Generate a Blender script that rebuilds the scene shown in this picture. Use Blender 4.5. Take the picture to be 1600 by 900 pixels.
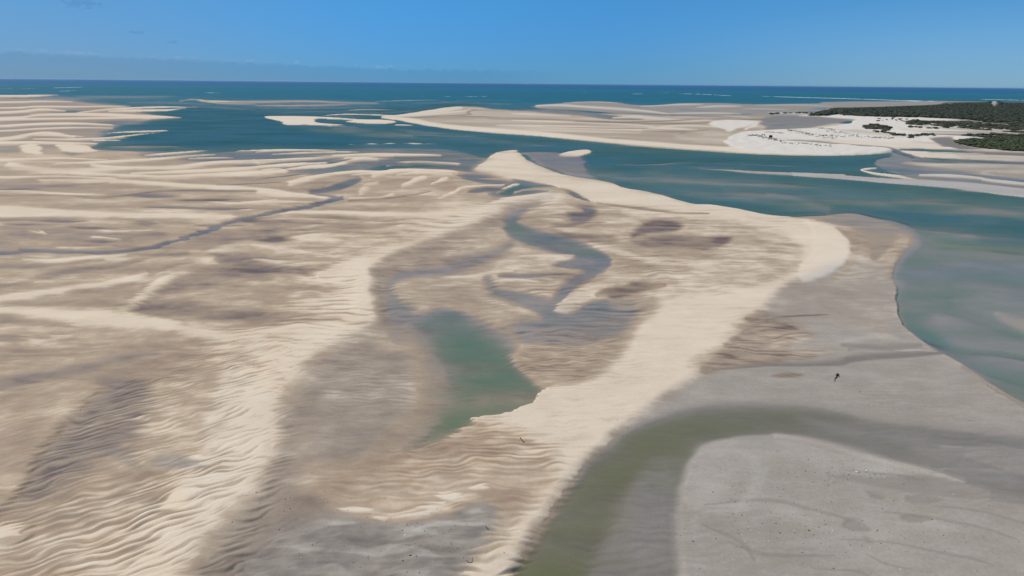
import bpy, math, random
import numpy as np
from mathutils import Matrix, Vector

# ------------------------------------------------------------------ camera, sky, sun, exposure
for o in list(bpy.data.objects):
    bpy.data.objects.remove(o)
scene = bpy.context.scene
COL = scene.collection
CAM_H = 80.0
HFOV = math.radians(70.0)
F = 800.0 / math.tan(HFOV / 2)
PITCH = math.atan(320.0 / F)
ROLL = math.radians(0.55)
cd = bpy.data.cameras.new("camera")
cam = bpy.data.objects.new("camera", cd)
COL.objects.link(cam)
cd.sensor_fit = 'HORIZONTAL'
cd.angle = HFOV
cd.clip_start = 1.0
cd.clip_end = 2.0e6
RC = Matrix.Rotation(math.pi / 2 - PITCH, 3, 'X') @ Matrix.Rotation(ROLL, 3, 'Z')
cam.matrix_world = Matrix.Translation((0, 0, CAM_H)) @ RC.to_4x4()
scene.camera = cam

SUN_ELEV = math.radians(54)
SUN_AZ = math.radians(-62)        # measured from +Y (the way the camera looks) towards +X
world = bpy.data.worlds.new("World")
scene.world = world
world.use_nodes = True
wn = world.node_tree
wn.nodes.clear()
def wnode(t, **k):
    n = wn.nodes.new(t)
    for a, b in k.items():
        setattr(n, a, b)
    return n
wout = wnode('ShaderNodeOutputWorld')
wbg = wnode('ShaderNodeBackground')
sky = wnode('ShaderNodeTexSky', sky_type='NISHITA', sun_disc=False, sun_elevation=SUN_ELEV,
            sun_rotation=SUN_AZ, altitude=0.0, air_density=1.0, dust_density=0.0, ozone_density=3.0)
wbg.inputs['Strength'].default_value = 0.08
wn.links.new(wbg.outputs[0], wout.inputs[0])
def wmath(op, a, b=None, c=None):
    n = wnode('ShaderNodeMath', operation=op)
    for i, v in enumerate((a, b, c)):
        if v is None: continue
        if isinstance(v, (int, float)): n.inputs[i].default_value = v
        else: wn.links.new(v, n.inputs[i])
    return n.outputs[0]
def wmr(v, a, b, c=0.0, d=1.0, smooth=True):
    n = wnode('ShaderNodeMapRange')
    if smooth: n.interpolation_type = 'SMOOTHSTEP'
    wn.links.new(v, n.inputs[0])
    for i, q in enumerate((a, b, c, d)): n.inputs[i + 1].default_value = q
    return n.outputs[0]
def wmix(f, a, b, blend='MIX'):
    n = wnode('ShaderNodeMix', data_type='RGBA', blend_type=blend)
    if isinstance(f, (int, float)): n.inputs[0].default_value = f
    else: wn.links.new(f, n.inputs[0])
    for i, v in ((6, a), (7, b)):
        if isinstance(v, tuple): n.inputs[i].default_value = (*v, 1)
        else: wn.links.new(v, n.inputs[i])
    return n.outputs[2]
tc = wnode('ShaderNodeTexCoord')
sep = wnode('ShaderNodeSeparateXYZ')
wn.links.new(tc.outputs['Generated'], sep.inputs[0])
# the sky's lowest colour carries on below the true horizon
vup = wnode('ShaderNodeCombineXYZ')
wn.links.new(sep.outputs[0], vup.inputs[0]); wn.links.new(sep.outputs[1], vup.inputs[1]); wn.links.new(wmath('MAXIMUM', sep.outputs[2], 0.002), vup.inputs[2])
wn.links.new(vup.outputs[0], sky.inputs[0])
el = wmath('MULTIPLY', wmath('ARCSINE', sep.outputs[2]), 57.29578)       # elevation in degrees
az = wmath('MULTIPLY', wmath('ARCTAN2', sep.outputs[0], sep.outputs[1]), 57.29578)
# clear maritime air: the physical sky is whiter near the horizon than the photographed one
tint = wmix(wmr(el, 0.0, 9.0), (0.155, 0.45, 1.05), (0.20, 0.60, 0.98))
tint = wmix(wmr(el, 9.0, 40.0), tint, (0.95, 1.0, 1.0))
tint = wmix(wmath('MULTIPLY', wmr(az, -34, -6, 1.0, 0.0), wmr(el, 8, 30, 1.0, 0.0)), tint, wmix(1.0, tint, (1.42, .92, .80), 'MULTIPLY'))
tint = wmix(wmath('MULTIPLY', wmr(az, 4, 34), wmr(el, 1.5, 7.5, 1.0, 0.25)), tint, wmix(1.0, tint, (2.0, 1.33, 1.10), 'MULTIPLY'))
skyc = wmix(1.0, sky.outputs[0], tint, 'MULTIPLY')
# distant bank of low cloud on the left, with small puffs on its top, and three small dark clouds
cmb = wnode('ShaderNodeCombineXYZ')
wn.links.new(az, cmb.inputs[0]); wn.links.new(el, cmb.inputs[1])
def wnoise(sx, sy, scale, detail=4.0):
    m = wnode('ShaderNodeMapping'); m.inputs['Scale'].default_value = (sx, sy, 1)
    wn.links.new(cmb.outputs[0], m.inputs[0])
    n = wnode('ShaderNodeTexNoise'); n.inputs['Scale'].default_value = scale; n.inputs['Detail'].default_value = detail
    wn.links.new(m.outputs[0], n.inputs[0])
    return n.outputs[0]
puff = wnoise(1.0, 1.0, 1.6, 5.0)
slow = wnoise(0.25, 0.1, 1.0, 2.0)
top = wmath('ADD', wmath('ADD', wmr(az, -36, -8, 1.72, 0.95, False), wmath('MULTIPLY', puff, 0.7)), -0.35)
inbank = wmath('MULTIPLY', wmr(wmath('SUBTRACT', top, el), -0.12, 0.22), wmr(az, -4, 6, 1.0, 0.0))
skyc = wmix(wmath('MULTIPLY', inbank, 0.5), skyc, wmix(1.0, skyc, (0.68, 0.76, 0.85), 'MULTIPLY'))
rim = wmath('MULTIPLY', wmr(wmath('ABSOLUTE', wmath('SUBTRACT', el, wmath('ADD', top, 0.03))), 0.03, 0.14, 1.0, 0.0),
            wmr(wmath('MULTIPLY', puff, wmath('ADD', slow, 0.5)), 0.50, 0.66))
rim = wmath('MULTIPLY', rim, wmr(az, -12, -2, 1.0, 0.0))
skyc = wmix(wmath('MULTIPLY', rim, 0.35), skyc, (3.2, 4.6, 6.3))
frag = wnoise(1.0, 2.0, 2.6, 4.0)
for (ca, ce, ra, re_, k) in ((-29.0, 4.65, 1.3, 0.36, 0.8), (-26.0, 3.05, 0.6, 0.11, 0.75), (-23.9, 2.48, 0.45, 0.10, 0.75)):
    d = wmath('ADD', wmath('POWER', wmath('DIVIDE', wmath('SUBTRACT', az, ca), ra), 2.0),
              wmath('POWER', wmath('DIVIDE', wmath('SUBTRACT', el, ce), re_), 2.0))
    m = wmr(wmath('ADD', d, wmath('MULTIPLY', wmath('SUBTRACT', frag, 0.5), 4.0)), 0.0, 1.0, k, 0.0)
    skyc = wmix(m, skyc, wmix(1.0, skyc, (0.82, 0.85, 0.88), 'MULTIPLY'))
wn.links.new(skyc, wbg.inputs[0])

sl = bpy.data.lights.new("sun", 'SUN')
sl.energy = 3.3
sl.angle = math.radians(0.53)
sl.color = (1.0, 0.955, 0.89)
sun = bpy.data.objects.new("sun", sl)
COL.objects.link(sun)
sdir = Vector((math.sin(SUN_AZ) * math.cos(SUN_ELEV), math.cos(SUN_AZ) * math.cos(SUN_ELEV), math.sin(SUN_ELEV)))
sun.rotation_euler = sdir.to_track_quat('Z', 'Y').to_euler()
scene.view_settings.view_transform = 'Standard'
scene.view_settings.look = 'None'
scene.view_settings.exposure = 0.22
scene.view_settings.gamma = 1.0
scene.view_settings.use_curve_mapping = False
scene.cycles.max_bounces = 6
scene.cycles.transparent_max_bounces = 8

# ------------------------------------------------------------------ numeric helpers
RN = np.array(RC)
def unproject(px, py, z=0.0):
    d = np.stack([(px - 800.0) / F, -(py - 450.0) / F, -np.ones_like(px)], -1) @ RN.T
    s = (z - CAM_H) / d[..., 2]
    return d[..., 0] * s, d[..., 1] * s
def project(x, y, z=0.0):
    v = np.stack([x, y, z - CAM_H + 0 * x], -1) @ RN
    w = -v[..., 2]
    return 800 + F * v[..., 0] / w, 450 - F * v[..., 1] / w
def ground(px, py, z=0.0):
    x, y = unproject(np.array(float(px)), np.array(float(py)), z)
    return float(x), float(y)
def smooth(a, b, v):
    t = np.clip((v - a) / (b - a), 0, 1)
    return t * t * (3 - 2 * t)
_rng = np.random.RandomState(7)
_G = _rng.rand(256, 256) * 2 * np.pi
GX, GY = np.cos(_G), np.sin(_G)
def perlin(x, y):
    xi = np.floor(x); yi = np.floor(y)
    fx = x - xi; fy = y - yi
    xi = xi.astype(np.int64) & 255; yi = yi.astype(np.int64) & 255
    x1 = (xi + 1) & 255; y1 = (yi + 1) & 255
    u = fx * fx * fx * (fx * (fx * 6 - 15) + 10); v = fy * fy * fy * (fy * (fy * 6 - 15) + 10)
    a = GX[yi, xi] * fx + GY[yi, xi] * fy
    b = GX[yi, x1] * (fx - 1) + GY[yi, x1] * fy
    c = GX[y1, xi] * fx + GY[y1, xi] * (fy - 1)
    d = GX[y1, x1] * (fx - 1) + GY[y1, x1] * (fy - 1)
    return 1.5 * ((a + u * (b - a)) + v * ((c + u * (d - c)) - (a + u * (b - a))))
def fbm(x, y, o=3, g=0.5):
    r = 0; am = 1; 
    for i in range(o):
        r = r + am * perlin(x + 17.3 * i, y + 9.1 * i); x = x * 2.03; y = y * 2.03; am *= g
    return r

# ------------------------------------------------------------------ the tidal ground as one sheet
# The sheet is finely divided where the ground is seen and coarse beyond it; all positions are on the ground in metres.
def horizon_row(px):
    return 130.0 + (px - 800.0) * math.tan(ROLL)
cols = np.concatenate([-np.geomspace(3400, 30, 26)[:-1], np.arange(-30, 1630.1, 1.5), 1600 + np.geomspace(34, 3400, 26)])
rows = np.concatenate([[0.5, 0.75, 1.0, 1.5], np.arange(2, 20, 0.5), np.arange(20, 200, 0.8), np.arange(200, 800, 1.15), 800 + np.geomspace(4, 2600, 26)])
PXg, Tg = np.meshgrid(cols, rows)
PYg = horizon_row(PXg) + Tg
WX, WY = unproject(PXg, PYg)
DIST = np.hypot(WX, WY)
NR, NC = PXg.shape

# trains of ripples, from the small near ones to the long bedforms far out
def ridges(x, y, lam, ang, seed, stretch=4.5):
    c, s = math.cos(ang), math.sin(ang)
    u = x * c + y * s; v = -x * s + y * c
    v = v + lam * 0.95 * fbm(x / (lam * 6) + seed, y / (lam * 6), 2) + lam * .42 * perlin(x / (lam * 2.2) - seed, y / (lam * 2.2))
    ph = v / lam
    a = np.sin(2 * np.pi * ph)
    b = perlin(u / (lam * stretch) + seed * 3, v / (lam * .62))
    c2 = perlin(u / (lam * 2.2) - seed, v / (lam * .4) + 4)
    r = a * (0.34 + 0.5 * perlin(u / (lam * 4) + 2, v / (lam * 2.4) - seed)) + 0.8 * b + 0.65 * c2
    return 1.05 * np.tanh(1.7 * r)
def keep(lam):   # fades a ripple train out where it gets finer than the sheet can carry
    rowpix = F * lam * (CAM_H / (DIST ** 2 + CAM_H ** 2)) * (1 + 0 * DIST)
    return smooth(2.2, 4.2, rowpix)
a0 = math.atan2(ground(300, 770)[1] - ground(200, 800)[1], ground(300, 770)[0] - ground(200, 800)[0])
r_a = ridges(WX, WY, 2.1, a0, 1.0)
r_b = ridges(WX, WY, 2.2, 0.06, 2.0)
left = smooth(560, 380, PXg) * smooth(420, 560, PYg)
r_s = r_a * left + r_b * (1 - left)
r_m = ridges(WX, WY, 4.8, 0.10, 5.0, 4.0)
r_l = ridges(WX, WY, 11.0, 0.05, 8.0, 4.0)
r_x = ridges(WX, WY, 60.0, 0.02, 11.0, 4.0)
k_s, k_m, k_l, k_x = keep(2.1), keep(4.8), keep(11.0), keep(60.0)
rr = r_s * k_s + r_m * k_m * (1 - 0.75 * k_s) + r_l * k_l * (1 - 0.85 * k_m) * .9 + r_x * k_x * (1 - 0.85 * k_l)
# wander the traced outlines by world-space noise so that no edge is a clean curve
def wander(x, y):
    d = np.hypot(x, y)
    k2 = 1 - smooth(900, 2500, d); k3 = 1 - smooth(260, 700, d)
    dx = 10 * fbm(x / 150, y / 150, 3) + 2.6 * k2 * fbm(x / 38 + 5, y / 38, 3) + 1.1 * k3 * fbm(x / 9, y / 7 + 3, 2)
    dy = 9 * fbm(x / 170 + 40, y / 120, 3) * smooth(120, 800, d) + 3.0 * k2 * fbm(x / 50 + 9, y / 22, 3) + 1.4 * k3 * fbm(x / 13 + 2, y / 6, 2)
    s = 0.35 + 0.65 * smooth(150, 700, d)
    return x + dx * s * 0.7, y + dy * s * 0.8
wx, wy = wander(WX, WY)
_rs = 3.2 * k_s * r_s + 6 * k_m * (1 - k_s) * r_m + 14 * k_l * (1 - k_m) * r_l
_rk = 0.14 * smooth(1000, 850, PXg) + 0.46 * smooth(520, 430, PXg) * smooth(440, 520, PYg) + 0.24 * smooth(560, 640, PXg) * smooth(830, 760, PXg) * smooth(430, 470, PYg)
wx = wx + _rs * _rk; wy = wy - 0.25 * _rs * _rk
QX, QY = project(wx, wy)
QX = np.where(Tg > 780, PXg, QX); QY = np.where(Tg > 780, PYg, QY)

E = np.full(PXg.shape, -6.0)     # elevation, metres above the water
M = np.full(PXg.shape, 0.45)     # moisture of the sand
G = np.zeros(PXg.shape)          # 1 = grey silty sand, 0 = cream sand
Wd = np.zeros(PXg.shape)         # 1 = white dune sand
R = np.zeros(PXg.shape)          # height of the ripples
H = np.full(PXg.shape, 0.5)      # tint of the water, 0 open sea, 0.5 channel, 1 green pool
V = np.zeros(PXg.shape)          # plant litter
S = np.zeros(PXg.shape)          # red-brown staining
FIELDS = dict(E=E, M=M, G=G, Wd=Wd, R=R, H=H, V=V, S=S)

def crop(x0, y0, x1, y1, m):
    c0 = np.searchsorted(cols, x0 - m - 30); c1 = np.searchsorted(cols, x1 + m + 30)
    t0 = y0 - m - 30 - horizon_row(min(max(x0, -3400), 5000)) - 12; t1 = y1 + m + 30 - horizon_row(x0) + 12
    r0 = np.searchsorted(rows, t0); r1 = np.searchsorted(rows, t1)
    return slice(max(r0, 0), max(r1, 1)), slice(max(c0, 0), max(c1, 1))
def blend(sl_, a, vals):
    for k, v in vals.items():
        f = FIELDS[k][sl_]
        if isinstance(v, np.ndarray): v = v[sl_]
        f += (v - f) * a
def catmull(p, closed, n=5):
    p = np.array(p, float); out = []
    N = len(p); rng = range(N if closed else N - 1)
    for i in rng:
        if closed: a, b, c, d = p[(i - 1) % N], p[i], p[(i + 1) % N], p[(i + 2) % N]
        else: a, b, c, d = p[max(i - 1, 0)], p[i], p[i + 1], p[min(i + 2, N - 1)]
        for t in np.arange(n) / n:
            out.append(0.5 * ((2 * b) + (-a + c) * t + (2 * a - 5 * b + 4 * c - d) * t * t + (-a + 3 * b - 3 * c + d) * t ** 3))
    if not closed: out.append(p[-1])
    return np.array(out)
def P(pts, soft=3.0, a=1.0, asp=1.0, curve=True, **vals):
    """closed outline; soft = half width of the edge, asp = how much wider the edge is sideways"""
    q = catmull(pts, True, 4) if curve else np.array(pts, float)
    s = crop(q[:, 0].min(), q[:, 1].min(), q[:, 0].max(), q[:, 1].max(), soft * asp)
    X = QX[s] / asp; Y = QY[s]; q = q / np.array([asp, 1.0])
    if X.size == 0: return
    d = np.full(X.shape, 1e9); inside = np.zeros(X.shape, bool)
    for i in range(len(q)):
        (x0, y0), (x1, y1) = q[i], q[(i + 1) % len(q)]
        ex, ey = x1 - x0, y1 - y0; L = ex * ex + ey * ey + 1e-9
        t = np.clip(((X - x0) * ex + (Y - y0) * ey) / L, 0, 1)
        d = np.minimum(d, (X - x0 - t * ex) ** 2 + (Y - y0 - t * ey) ** 2)
        if abs(ey) > 1e-9:
            c = ((y0 > Y) != (y1 > Y)) & (X < ex * (Y - y0) / ey + x0)
            inside ^= c
    sd = np.where(inside, 1, -1) * np.sqrt(d)
    blend(s, a * smooth(-soft, soft, sd), vals)
def L(pts, w, soft=None, a=1.0, side=0.0, taper=0.35, **vals):
    """stroke of varying width; side shifts the soft flank so that one side falls off slowly (+ = below in the picture)"""
    p = catmull(pts, False, 4)
    n = len(p); tt = np.linspace(0, 1, n)
    if isinstance(w, (int, float)):
        ww = w * np.minimum(1, np.minimum(tt, 1 - tt) / taper + 0.12)
    else:
        ww = np.interp(tt, np.linspace(0, 1, len(w)), w)
    mw = ww.max(); soft = soft if soft is not None else max(0.8, mw * 0.5)
    sd_ = abs(side)
    s = crop(p[:, 0].min(), p[:, 1].min(), p[:, 0].max(), p[:, 1].max(), mw + soft * (1 + sd_))
    X = QX[s]; Y = QY[s]
    if X.size == 0: return
    best = np.full(X.shape, 1e9); sg = np.zeros(X.shape)
    for i in range(n - 1):
        (x0, y0), (x1, y1) = p[i], p[i + 1]
        ex, ey = x1 - x0, y1 - y0; LL = ex * ex + ey * ey + 1e-9
        t = np.clip(((X - x0) * ex + (Y - y0) * ey) / LL, 0, 1)
        dd = np.sqrt((X - x0 - t * ex) ** 2 + (Y - y0 - t * ey) ** 2)
        cr = (ex * (Y - y0) - ey * (X - x0)) * (1 if ex >= 0 else -1)
        v = dd - (ww[i] + t * (ww[i + 1] - ww[i])) * 0.5
        if side: 
            isb = (cr > 0) if side > 0 else (cr < 0)
            v = np.where(isb & (v > -1e8), v / (1 + sd_), v)
        best = np.minimum(best, v)
    blend(s, a * (1 - smooth(-soft * 0.5, soft, best)), vals)
DRY = dict(M=0.05, E=0.7)
WET = dict(M=0.8, E=-0.25)

# ---- open sea
H[:] = np.clip(0.03 + 0.19 * smooth(3, 14, Tg) + 0.16 * smooth(25, 60, Tg) + 0.12 * smooth(60, 110, Tg), 0, 0.5)
E += 2.5 * smooth(14, 40, Tg) + 0.8 * smooth(40, 120, Tg)
# shallows round the far sands
P([(-900,140),(0,145),(120,146),(300,147),(420,152),(620,155),(760,158),(900,156),(1100,157),(1300,157),(1500,157),(3500,165),(3500,190),(1300,178),(800,176),(560,170),(400,178),(260,172),(-900,180)], 5, 0.7, 3, E=-0.9)
P([(270,168),(420,178),(440,200),(560,215),(560,232),(400,228),(300,232),(200,222),(220,200),(280,186)], 7, 0.9, 3, E=-5.0, H=0.32)
P([(560,205),(700,212),(850,225),(1000,240),(1150,247),(1390,250),(1300,262),(1090,260),(950,255),(880,262),(760,240),(600,235)], 6, 0.9, 3, E=-3.2, H=0.42)
P([(900,262),(1100,275),(1300,290),(1450,300),(1620,322),(1620,345),(1450,330),(1300,330),(1180,322),(1060,300),(950,280)], 6, 0.9, 3, E=-1.3, H=0.55)
P([(470,196),(560,200),(680,208),(640,216),(560,214),(490,206)], 6, 0.7, 3, E=-0.7)
P([(420,172),(560,171),(640,168),(700,160),(760,162),(700,167),(640,176),(560,177),(420,179)], 4, 0.7, 3, E=-2.6, H=0.4)

for pts, w in ((((290,200),(380,196),(470,200)),1.4),(((300,210),(400,205),(500,208)),1.6),(((330,217),(430,212),(540,216)),1.8),(((280,222),(380,219),(500,222),(600,219)),1.8),(((350,228),(470,226),(600,230)),2),(((600,214),(680,217),(760,222)),3),(((560,236),(660,234),(740,238)),2),(((820,224),(900,232),(1000,240)),2),(((960,268),(1080,282),(1200,292)),5),(((1180,310),(1300,318),(1420,330),(1560,346)),6),(((1400,310),(1500,320),(1600,334)),4),(((700,232),(740,230),(790,229)),1.2)):
    L(pts, w, w * .8, .55, 0, .4, E=-1.0)
# ---- far left sands: damp ground first
P([(-3500,150),(-600,147),(0,150),(70,152),(120,158),(190,165),(200,172),(270,182),(235,190),(190,196),(170,206),(150,222),(150,231),(230,236),(300,244),(420,256),(480,262),(560,268),(660,262),(760,268),(800,285),(700,400),(600,900),(400,1100),(-3500,1100)], 5, 1, 4, E=0.22, M=0.42, R=0.05, S=.35)
# left far area goes cooler and wetter between the crests
P([(-3500,150),(0,150),(100,158),(230,180),(170,205),(150,230),(60,232),(-3500,235)], 4, 0.8, 3, E=-0.04, M=0.6, G=0.35)
P([(215,243),(250,238),(330,236),(480,231),(700,231),(790,262),(770,274),(700,262),(640,258),(590,262),(560,272),(520,276),(470,272),(420,268),(350,258),(280,250)], 3, .95, 4, E=-.42, M=.6)
for x, y, rx, ry, e in ((105,174.5,32,2.2,-0.6),(45,171,25,2,-.2),(115,196.5,40,2,-.25),(52,190,30,1.6,-.2),(190,192,40,3,-0.5),(210,205,50,3,-.7),(80,224,30,2,-.12),(40,206,50,2,-.2),(20,235,30,4,-.15),(110,240,16,3,-.2),(230,228,70,3,-.5),(175,216,30,3,-.35),(50,166,40,1.5,-.15),(60,153,60,1.6,-.5)):
    P([(x-rx,y),(x,y-ry),(x+rx,y),(x,y+ry)], max(1.2, ry*.6), 1, 5, E=e)
for pts, w in ((((-400,151),(0,150),(45,149.5),(92,148)),2.6),(((-300,159),(0,159.5),(60,158.6),(112,159)),2.2),(((-300,170),(0,169),(55,166.5),(120,166.8),(203,165.5)),2.0),
               (((-200,177),(0,176),(60,171.5),(100,173)),3.2),(((125,175.5),(185,170),(245,167.5),(308,167.3)),2.4),(((170,174),(215,172.5),(260,172),(290,169)),3.2),
               (((-300,187),(0,185.5),(60,180),(150,179.5),(230,182.5),(285,183.5)),[4,4,3.6,4.4,4.2,1]),(((-100,189),(60,186),(150,185),(240,184)),2.5),
               (((-100,197.5),(0,197),(60,194),(120,193),(178,195.5)),3),(((-100,206),(0,205),(60,201.5),(120,199.5),(180,200)),2.6),
               (((-60,221),(0,218),(30,214.5),(62,208.5),(95,210.5),(115,214)),[3,5,5,4,3,1]),(((60,212),(100,211),(128,213.5)),1.5),(((-100,224.5),(0,224),(60,223),(150,225)),3.6),
               (((55,217),(110,217.5),(160,216),(205,211),(245,207)),2.6),(((150,219.5),(195,219)),1.6),(((165,208.5),(215,205.5),(272,203.5)),1.7),
               (((-80,250.5),(0,250),(80,248),(165,250)),2),(((85,256),(170,253),(255,249),(330,241.5)),2.2),(((225,243),(270,240),(322,235)),2),
               (((240,248),(300,243.5),(340,241)),1.3),(((300,248),(335,246.8),(370,246.5)),1.5),(((10,257),(60,264),(130,266.5),(200,263)),[3,6,6,1]),
               (((150,257),(200,262),(270,262),(330,255),(400,252)),[2,4,4,4,4]),(((200,271),(300,267),(400,261),(470,254)),[1,3.6,3.6,2]),
               (((-60,279),(0,278.5),(100,277),(180,280)),3),(((120,271),(250,276),(350,272),(440,268)),[1,3,5,4]),(((60,283),(180,284),(280,290),(400,297),(450,303)),[2,5,6,6,1]),
               (((400,252.5),(480,246),(540,243),(600,241),(690,243)),[5,3.6,3.2,2.8,.6]),(((410,271),(460,262),(520,258),(555,250),(580,248),(630,249)),[2,4.6,4.4,3,2.4,.6]),
               (((450,287),(480,281),(520,272),(560,268),(600,268)),[4,5,4,3,.6]),(((370,236),(440,234.5),(520,235)),1.6),(((430,241),(510,238),(560,237)),1.6),
               (((515,249.5),(560,246),(620,243.5)),1.5),(((400,238),(430,236),(470,235)),1.4),(((370,263),(430,258),(505,254)),[1,2.4,1]),(((400,265),(430,263.5)),1.6),
               (((608,260),(635,253.5),(670,252.3),(720,256)),[2,3,2.4,.8]),(((583,275),(610,268),(650,266.5),(700,268),(720,271)),[3,5.5,4,3.4,1]),(((625,274),(660,271.5),(712,273)),[1,3,.8]),
               (((630,291),(650,282),(668,277.5)),[2.5,4,1.5]),(((673,287),(690,281),(700,278)),[1,3,1]),(((562,301),(575,291),(590,286)),[5,7,2]),(((545,311),(590,310.5),(615,304)),[1,3,3]),
               (((505,291),(540,282),(565,277)),[1.5,2.6,.6]),(((550,273.5),(590,271)),1.4),(((690,310),(710,300),(722,293),(785,288)),[2,4,3.4,.7]),(((780,300),(800,290),(812,288)),[2,5,2]),
               (((520,226),(600,224.6),(660,224)),0.8),(((640,225),(690,224.5)),0.9)):
    L(pts, w, None, 0.95, 0.8, 0.35, **DRY, G=0, R=0.12)
P([(30,228),(48,226),(68,232),(66,240),(50,241.5),(44,235)], 1.6, 1, 2, **DRY, G=0)
P([(84,227),(110,226),(142,229),(150,236),(118,238.5),(98,233)], 1.6, 1, 2, **DRY, G=0)
P([(560,287),(600,284),(640,290),(690,292),(640,304),(570,308)], 5, 0.5, 2, M=0.3, E=0.3)
# water left between the crests near (200..560, 232..300)
for pts, w in ((((205,237),(260,236),(340,234)),1.8),(((330,250),(420,247),(520,243)),2.4),(((410,256),(480,252),(540,247)),2.2),(((440,266),(500,264),(545,257)),2.4),(((530,262),(600,256),(650,259)),6),
               (((600,250),(680,248),(740,252)),6),(((640,262),(720,264),(790,270)),5),(((720,278),(770,284),(800,282)),5),(((730,300),(760,296),(790,298)),7),(((720,275),(790,276)),4),
               (((485,300),(520,292),(545,285),(560,280)),[5,9,9,5]),(((400,280),(440,276),(470,272)),1.4),(((335,290),(400,287),(440,285)),1.0)):
    L(pts, w, None, 0.95, 0, 0.3, E=-0.4, M=0.7)

# ---- distant shoals in the middle
for pts, w, m in ((((280,158),(300,155),(330,158),(400,159),(480,158),(540,160.5),(590,161)),[.5,1.2,2.4,3,2.4,1.6,.8],.15),(((400,164.5),(460,165),(545,163.3)),1.8,.2),(((585,158.3),(640,156.6),(695,156)),1,.3),
                  (((535,172.3),(570,171),(620,171.3)),1.4,.3),(((310,158),(350,161.5),(400,162.5)),1.6,.4)):
    L(pts, w, None, 0.95, 0.5, E=0.3, M=m)
P([(400,156),(480,155),(560,157),(600,162),(520,166),(430,167),(340,163)], 2.5, 0.55, 4, E=-0.15, M=.5, G=.4)
P([(411,182),(440,180.5),(490,181.5),(520,184),(550,187),(520,187),(500,185.5),(490,189),(505,192),(540,194.5),(520,196.5),(480,195.5),(450,195.5),(432,189)], 1.4, 1, 3, **DRY)
P([(538,190),(555,187),(590,186),(612,188),(622,191.5),(600,194),(565,193)], 1.4, 1, 3, **DRY)
L([(470,182),(520,184),(560,187),(600,189)], 1.8, 1, 1, 0, **DRY)
L([(500,181),(540,178.5),(600,180),(650,183)], 1.5, 1, 1, 0, **DRY)
P([(525,180.5),(580,182),(560,184),(530,183.5)], 1.2, .8, 3, E=-.1, M=.6, G=.3)
L([(618,195),(650,195.5)], 1.6, 1, 1, 0, **DRY)
L([(505,196.5),(560,198.5)], 1.2, 1, .8, 0, **DRY)
# long middle bank
P([(598,184),(625,179),(655,174),(690,169.5),(715,166),(745,166.8),(780,170.5),(830,173),(900,175),(960,177),(1060,176),(1150,178),(1250,181),(1500,200),(3500,262),(3500,240),(1500,228),(1392,238),(1350,242),(1270,243.5),(1180,241.5),(1100,236.5),(1040,232.5),(950,224),(880,217),(840,213),(770,208.5),(700,202),(660,195)], 1.8, 1, 3, E=0.35, M=0.33, G=0.12, R=.05)
# far flats beyond it
P([(832,165.5),(870,161.5),(920,158.5),(965,159.5),(985,163),(1030,164),(1060,161),(1120,160.5),(1180,162.5),(1260,161.5),(1300,161.5),(1360,163),(1500,158.5),(3500,176),(3500,190),(1400,190),(1200,182),(1060,181),(980,178),(900,172),(850,170)], 1.4, 1, 4, E=0.25, M=0.42, G=0.75)
P([(1290,158.5),(1380,158),(1480,157.5),(1440,165),(1360,165),(1290,163)], 1.2, 0.9, 4, E=0.12, M=.4, G=0.8)
P([(795,172.5),(850,170),(900,172.5),(955,180),(1010,186),(960,187),(900,180),(840,174.5)], 1.5, 1, 4, E=-0.5, H=.35)
for x, y, rx, ry in ((1070,170.5,14,1.2),(1160,178.5,22,1.6),(1095,173,50,.9),(1200,192.5,24,1.4),(1000,168,20,.9),(1200,173,40,.8),(1290,170,30,2.4),(1040,181,40,1),(1270,174,20,1.5)):
    P([(x-rx,y),(x,y-ry),(x+rx,y),(x,y+ry)], 1.0, 0.95, 6, E=-0.3, H=.3)
for pts, w, m, g in ((((838,165),(880,164.5),(920,167.5),(980,171),(1020,175),(1045,178.5)),[2,2.4,3,3,2.4,.6],.08,.5),(((1000,166.5),(1060,163.5),(1100,163)),2,.12,.7),(((1090,167.5),(1120,166),(1160,166)),2.2,.08,.8),
                     (((960,184),(1000,183),(1050,187),(1120,189)),[1,3.2,3,.6],.12,.35),(((1030,178),(1100,176.5),(1160,177.5)),1.6,.12,.5),(((1100,182),(1170,183)),1.2,.1,.5),(((880,160.5),(930,159),(965,161)),1.4,.2,.6),
                     (((1180,165),(1240,164),(1300,166)),1.6,.2,.9),(((1160,170),(1230,171)),1.2,.15,.9),(((1200,176),(1260,178.5)),1.8,.1,.9),(((800,178),(840,179),(890,181.5)),2,.12,.1),(((800,188),(860,190),(960,194),(1020,197)),[.5,1.4,2,.6],.12,0),
                     (((780,196),(880,198),(980,202),(1060,207)),[.5,2.2,2.6,.6],.1,0),(((1010,200),(1050,201),(1090,203)),2,.1,0),(((1030,198),(1080,196),(1130,200)),1.6,.15,0),(((960,190),(1050,193)),1.2,.2,0),(((820,203),(900,205),(1000,208)),1.5,.2,0),
                     (((600,183),(650,180),(700,176),(735,172)),[1,1,1.4,1],.1,.1)):
    L(pts, w, None, 0.9, 0.6, E=0.45, M=m, G=g)
for pts, w in ((((700,181),(735,178.5),(730,175),(745,172)),1.6),(((640,184.5),(700,181),(780,184)),1.2),(((760,186),(840,186.5),(950,190)),1.6),(((850,198),(950,200.5),(1010,201.5)),1.3),(((900,190),(1000,191),(1100,186)),1.6),
               (((1000,204.5),(1060,206),(1110,203)),1.8),(((1000,194),(1100,192),(1150,188)),2.2),(((940,176),(1060,180),(1160,184)),1.4),(((1060,209),(1095,211)),4),(((1110,186),(1180,187),(1240,184)),1.2)):
    L(pts, w, None, 0.7, 0, E=0.15, M=0.72)
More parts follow.
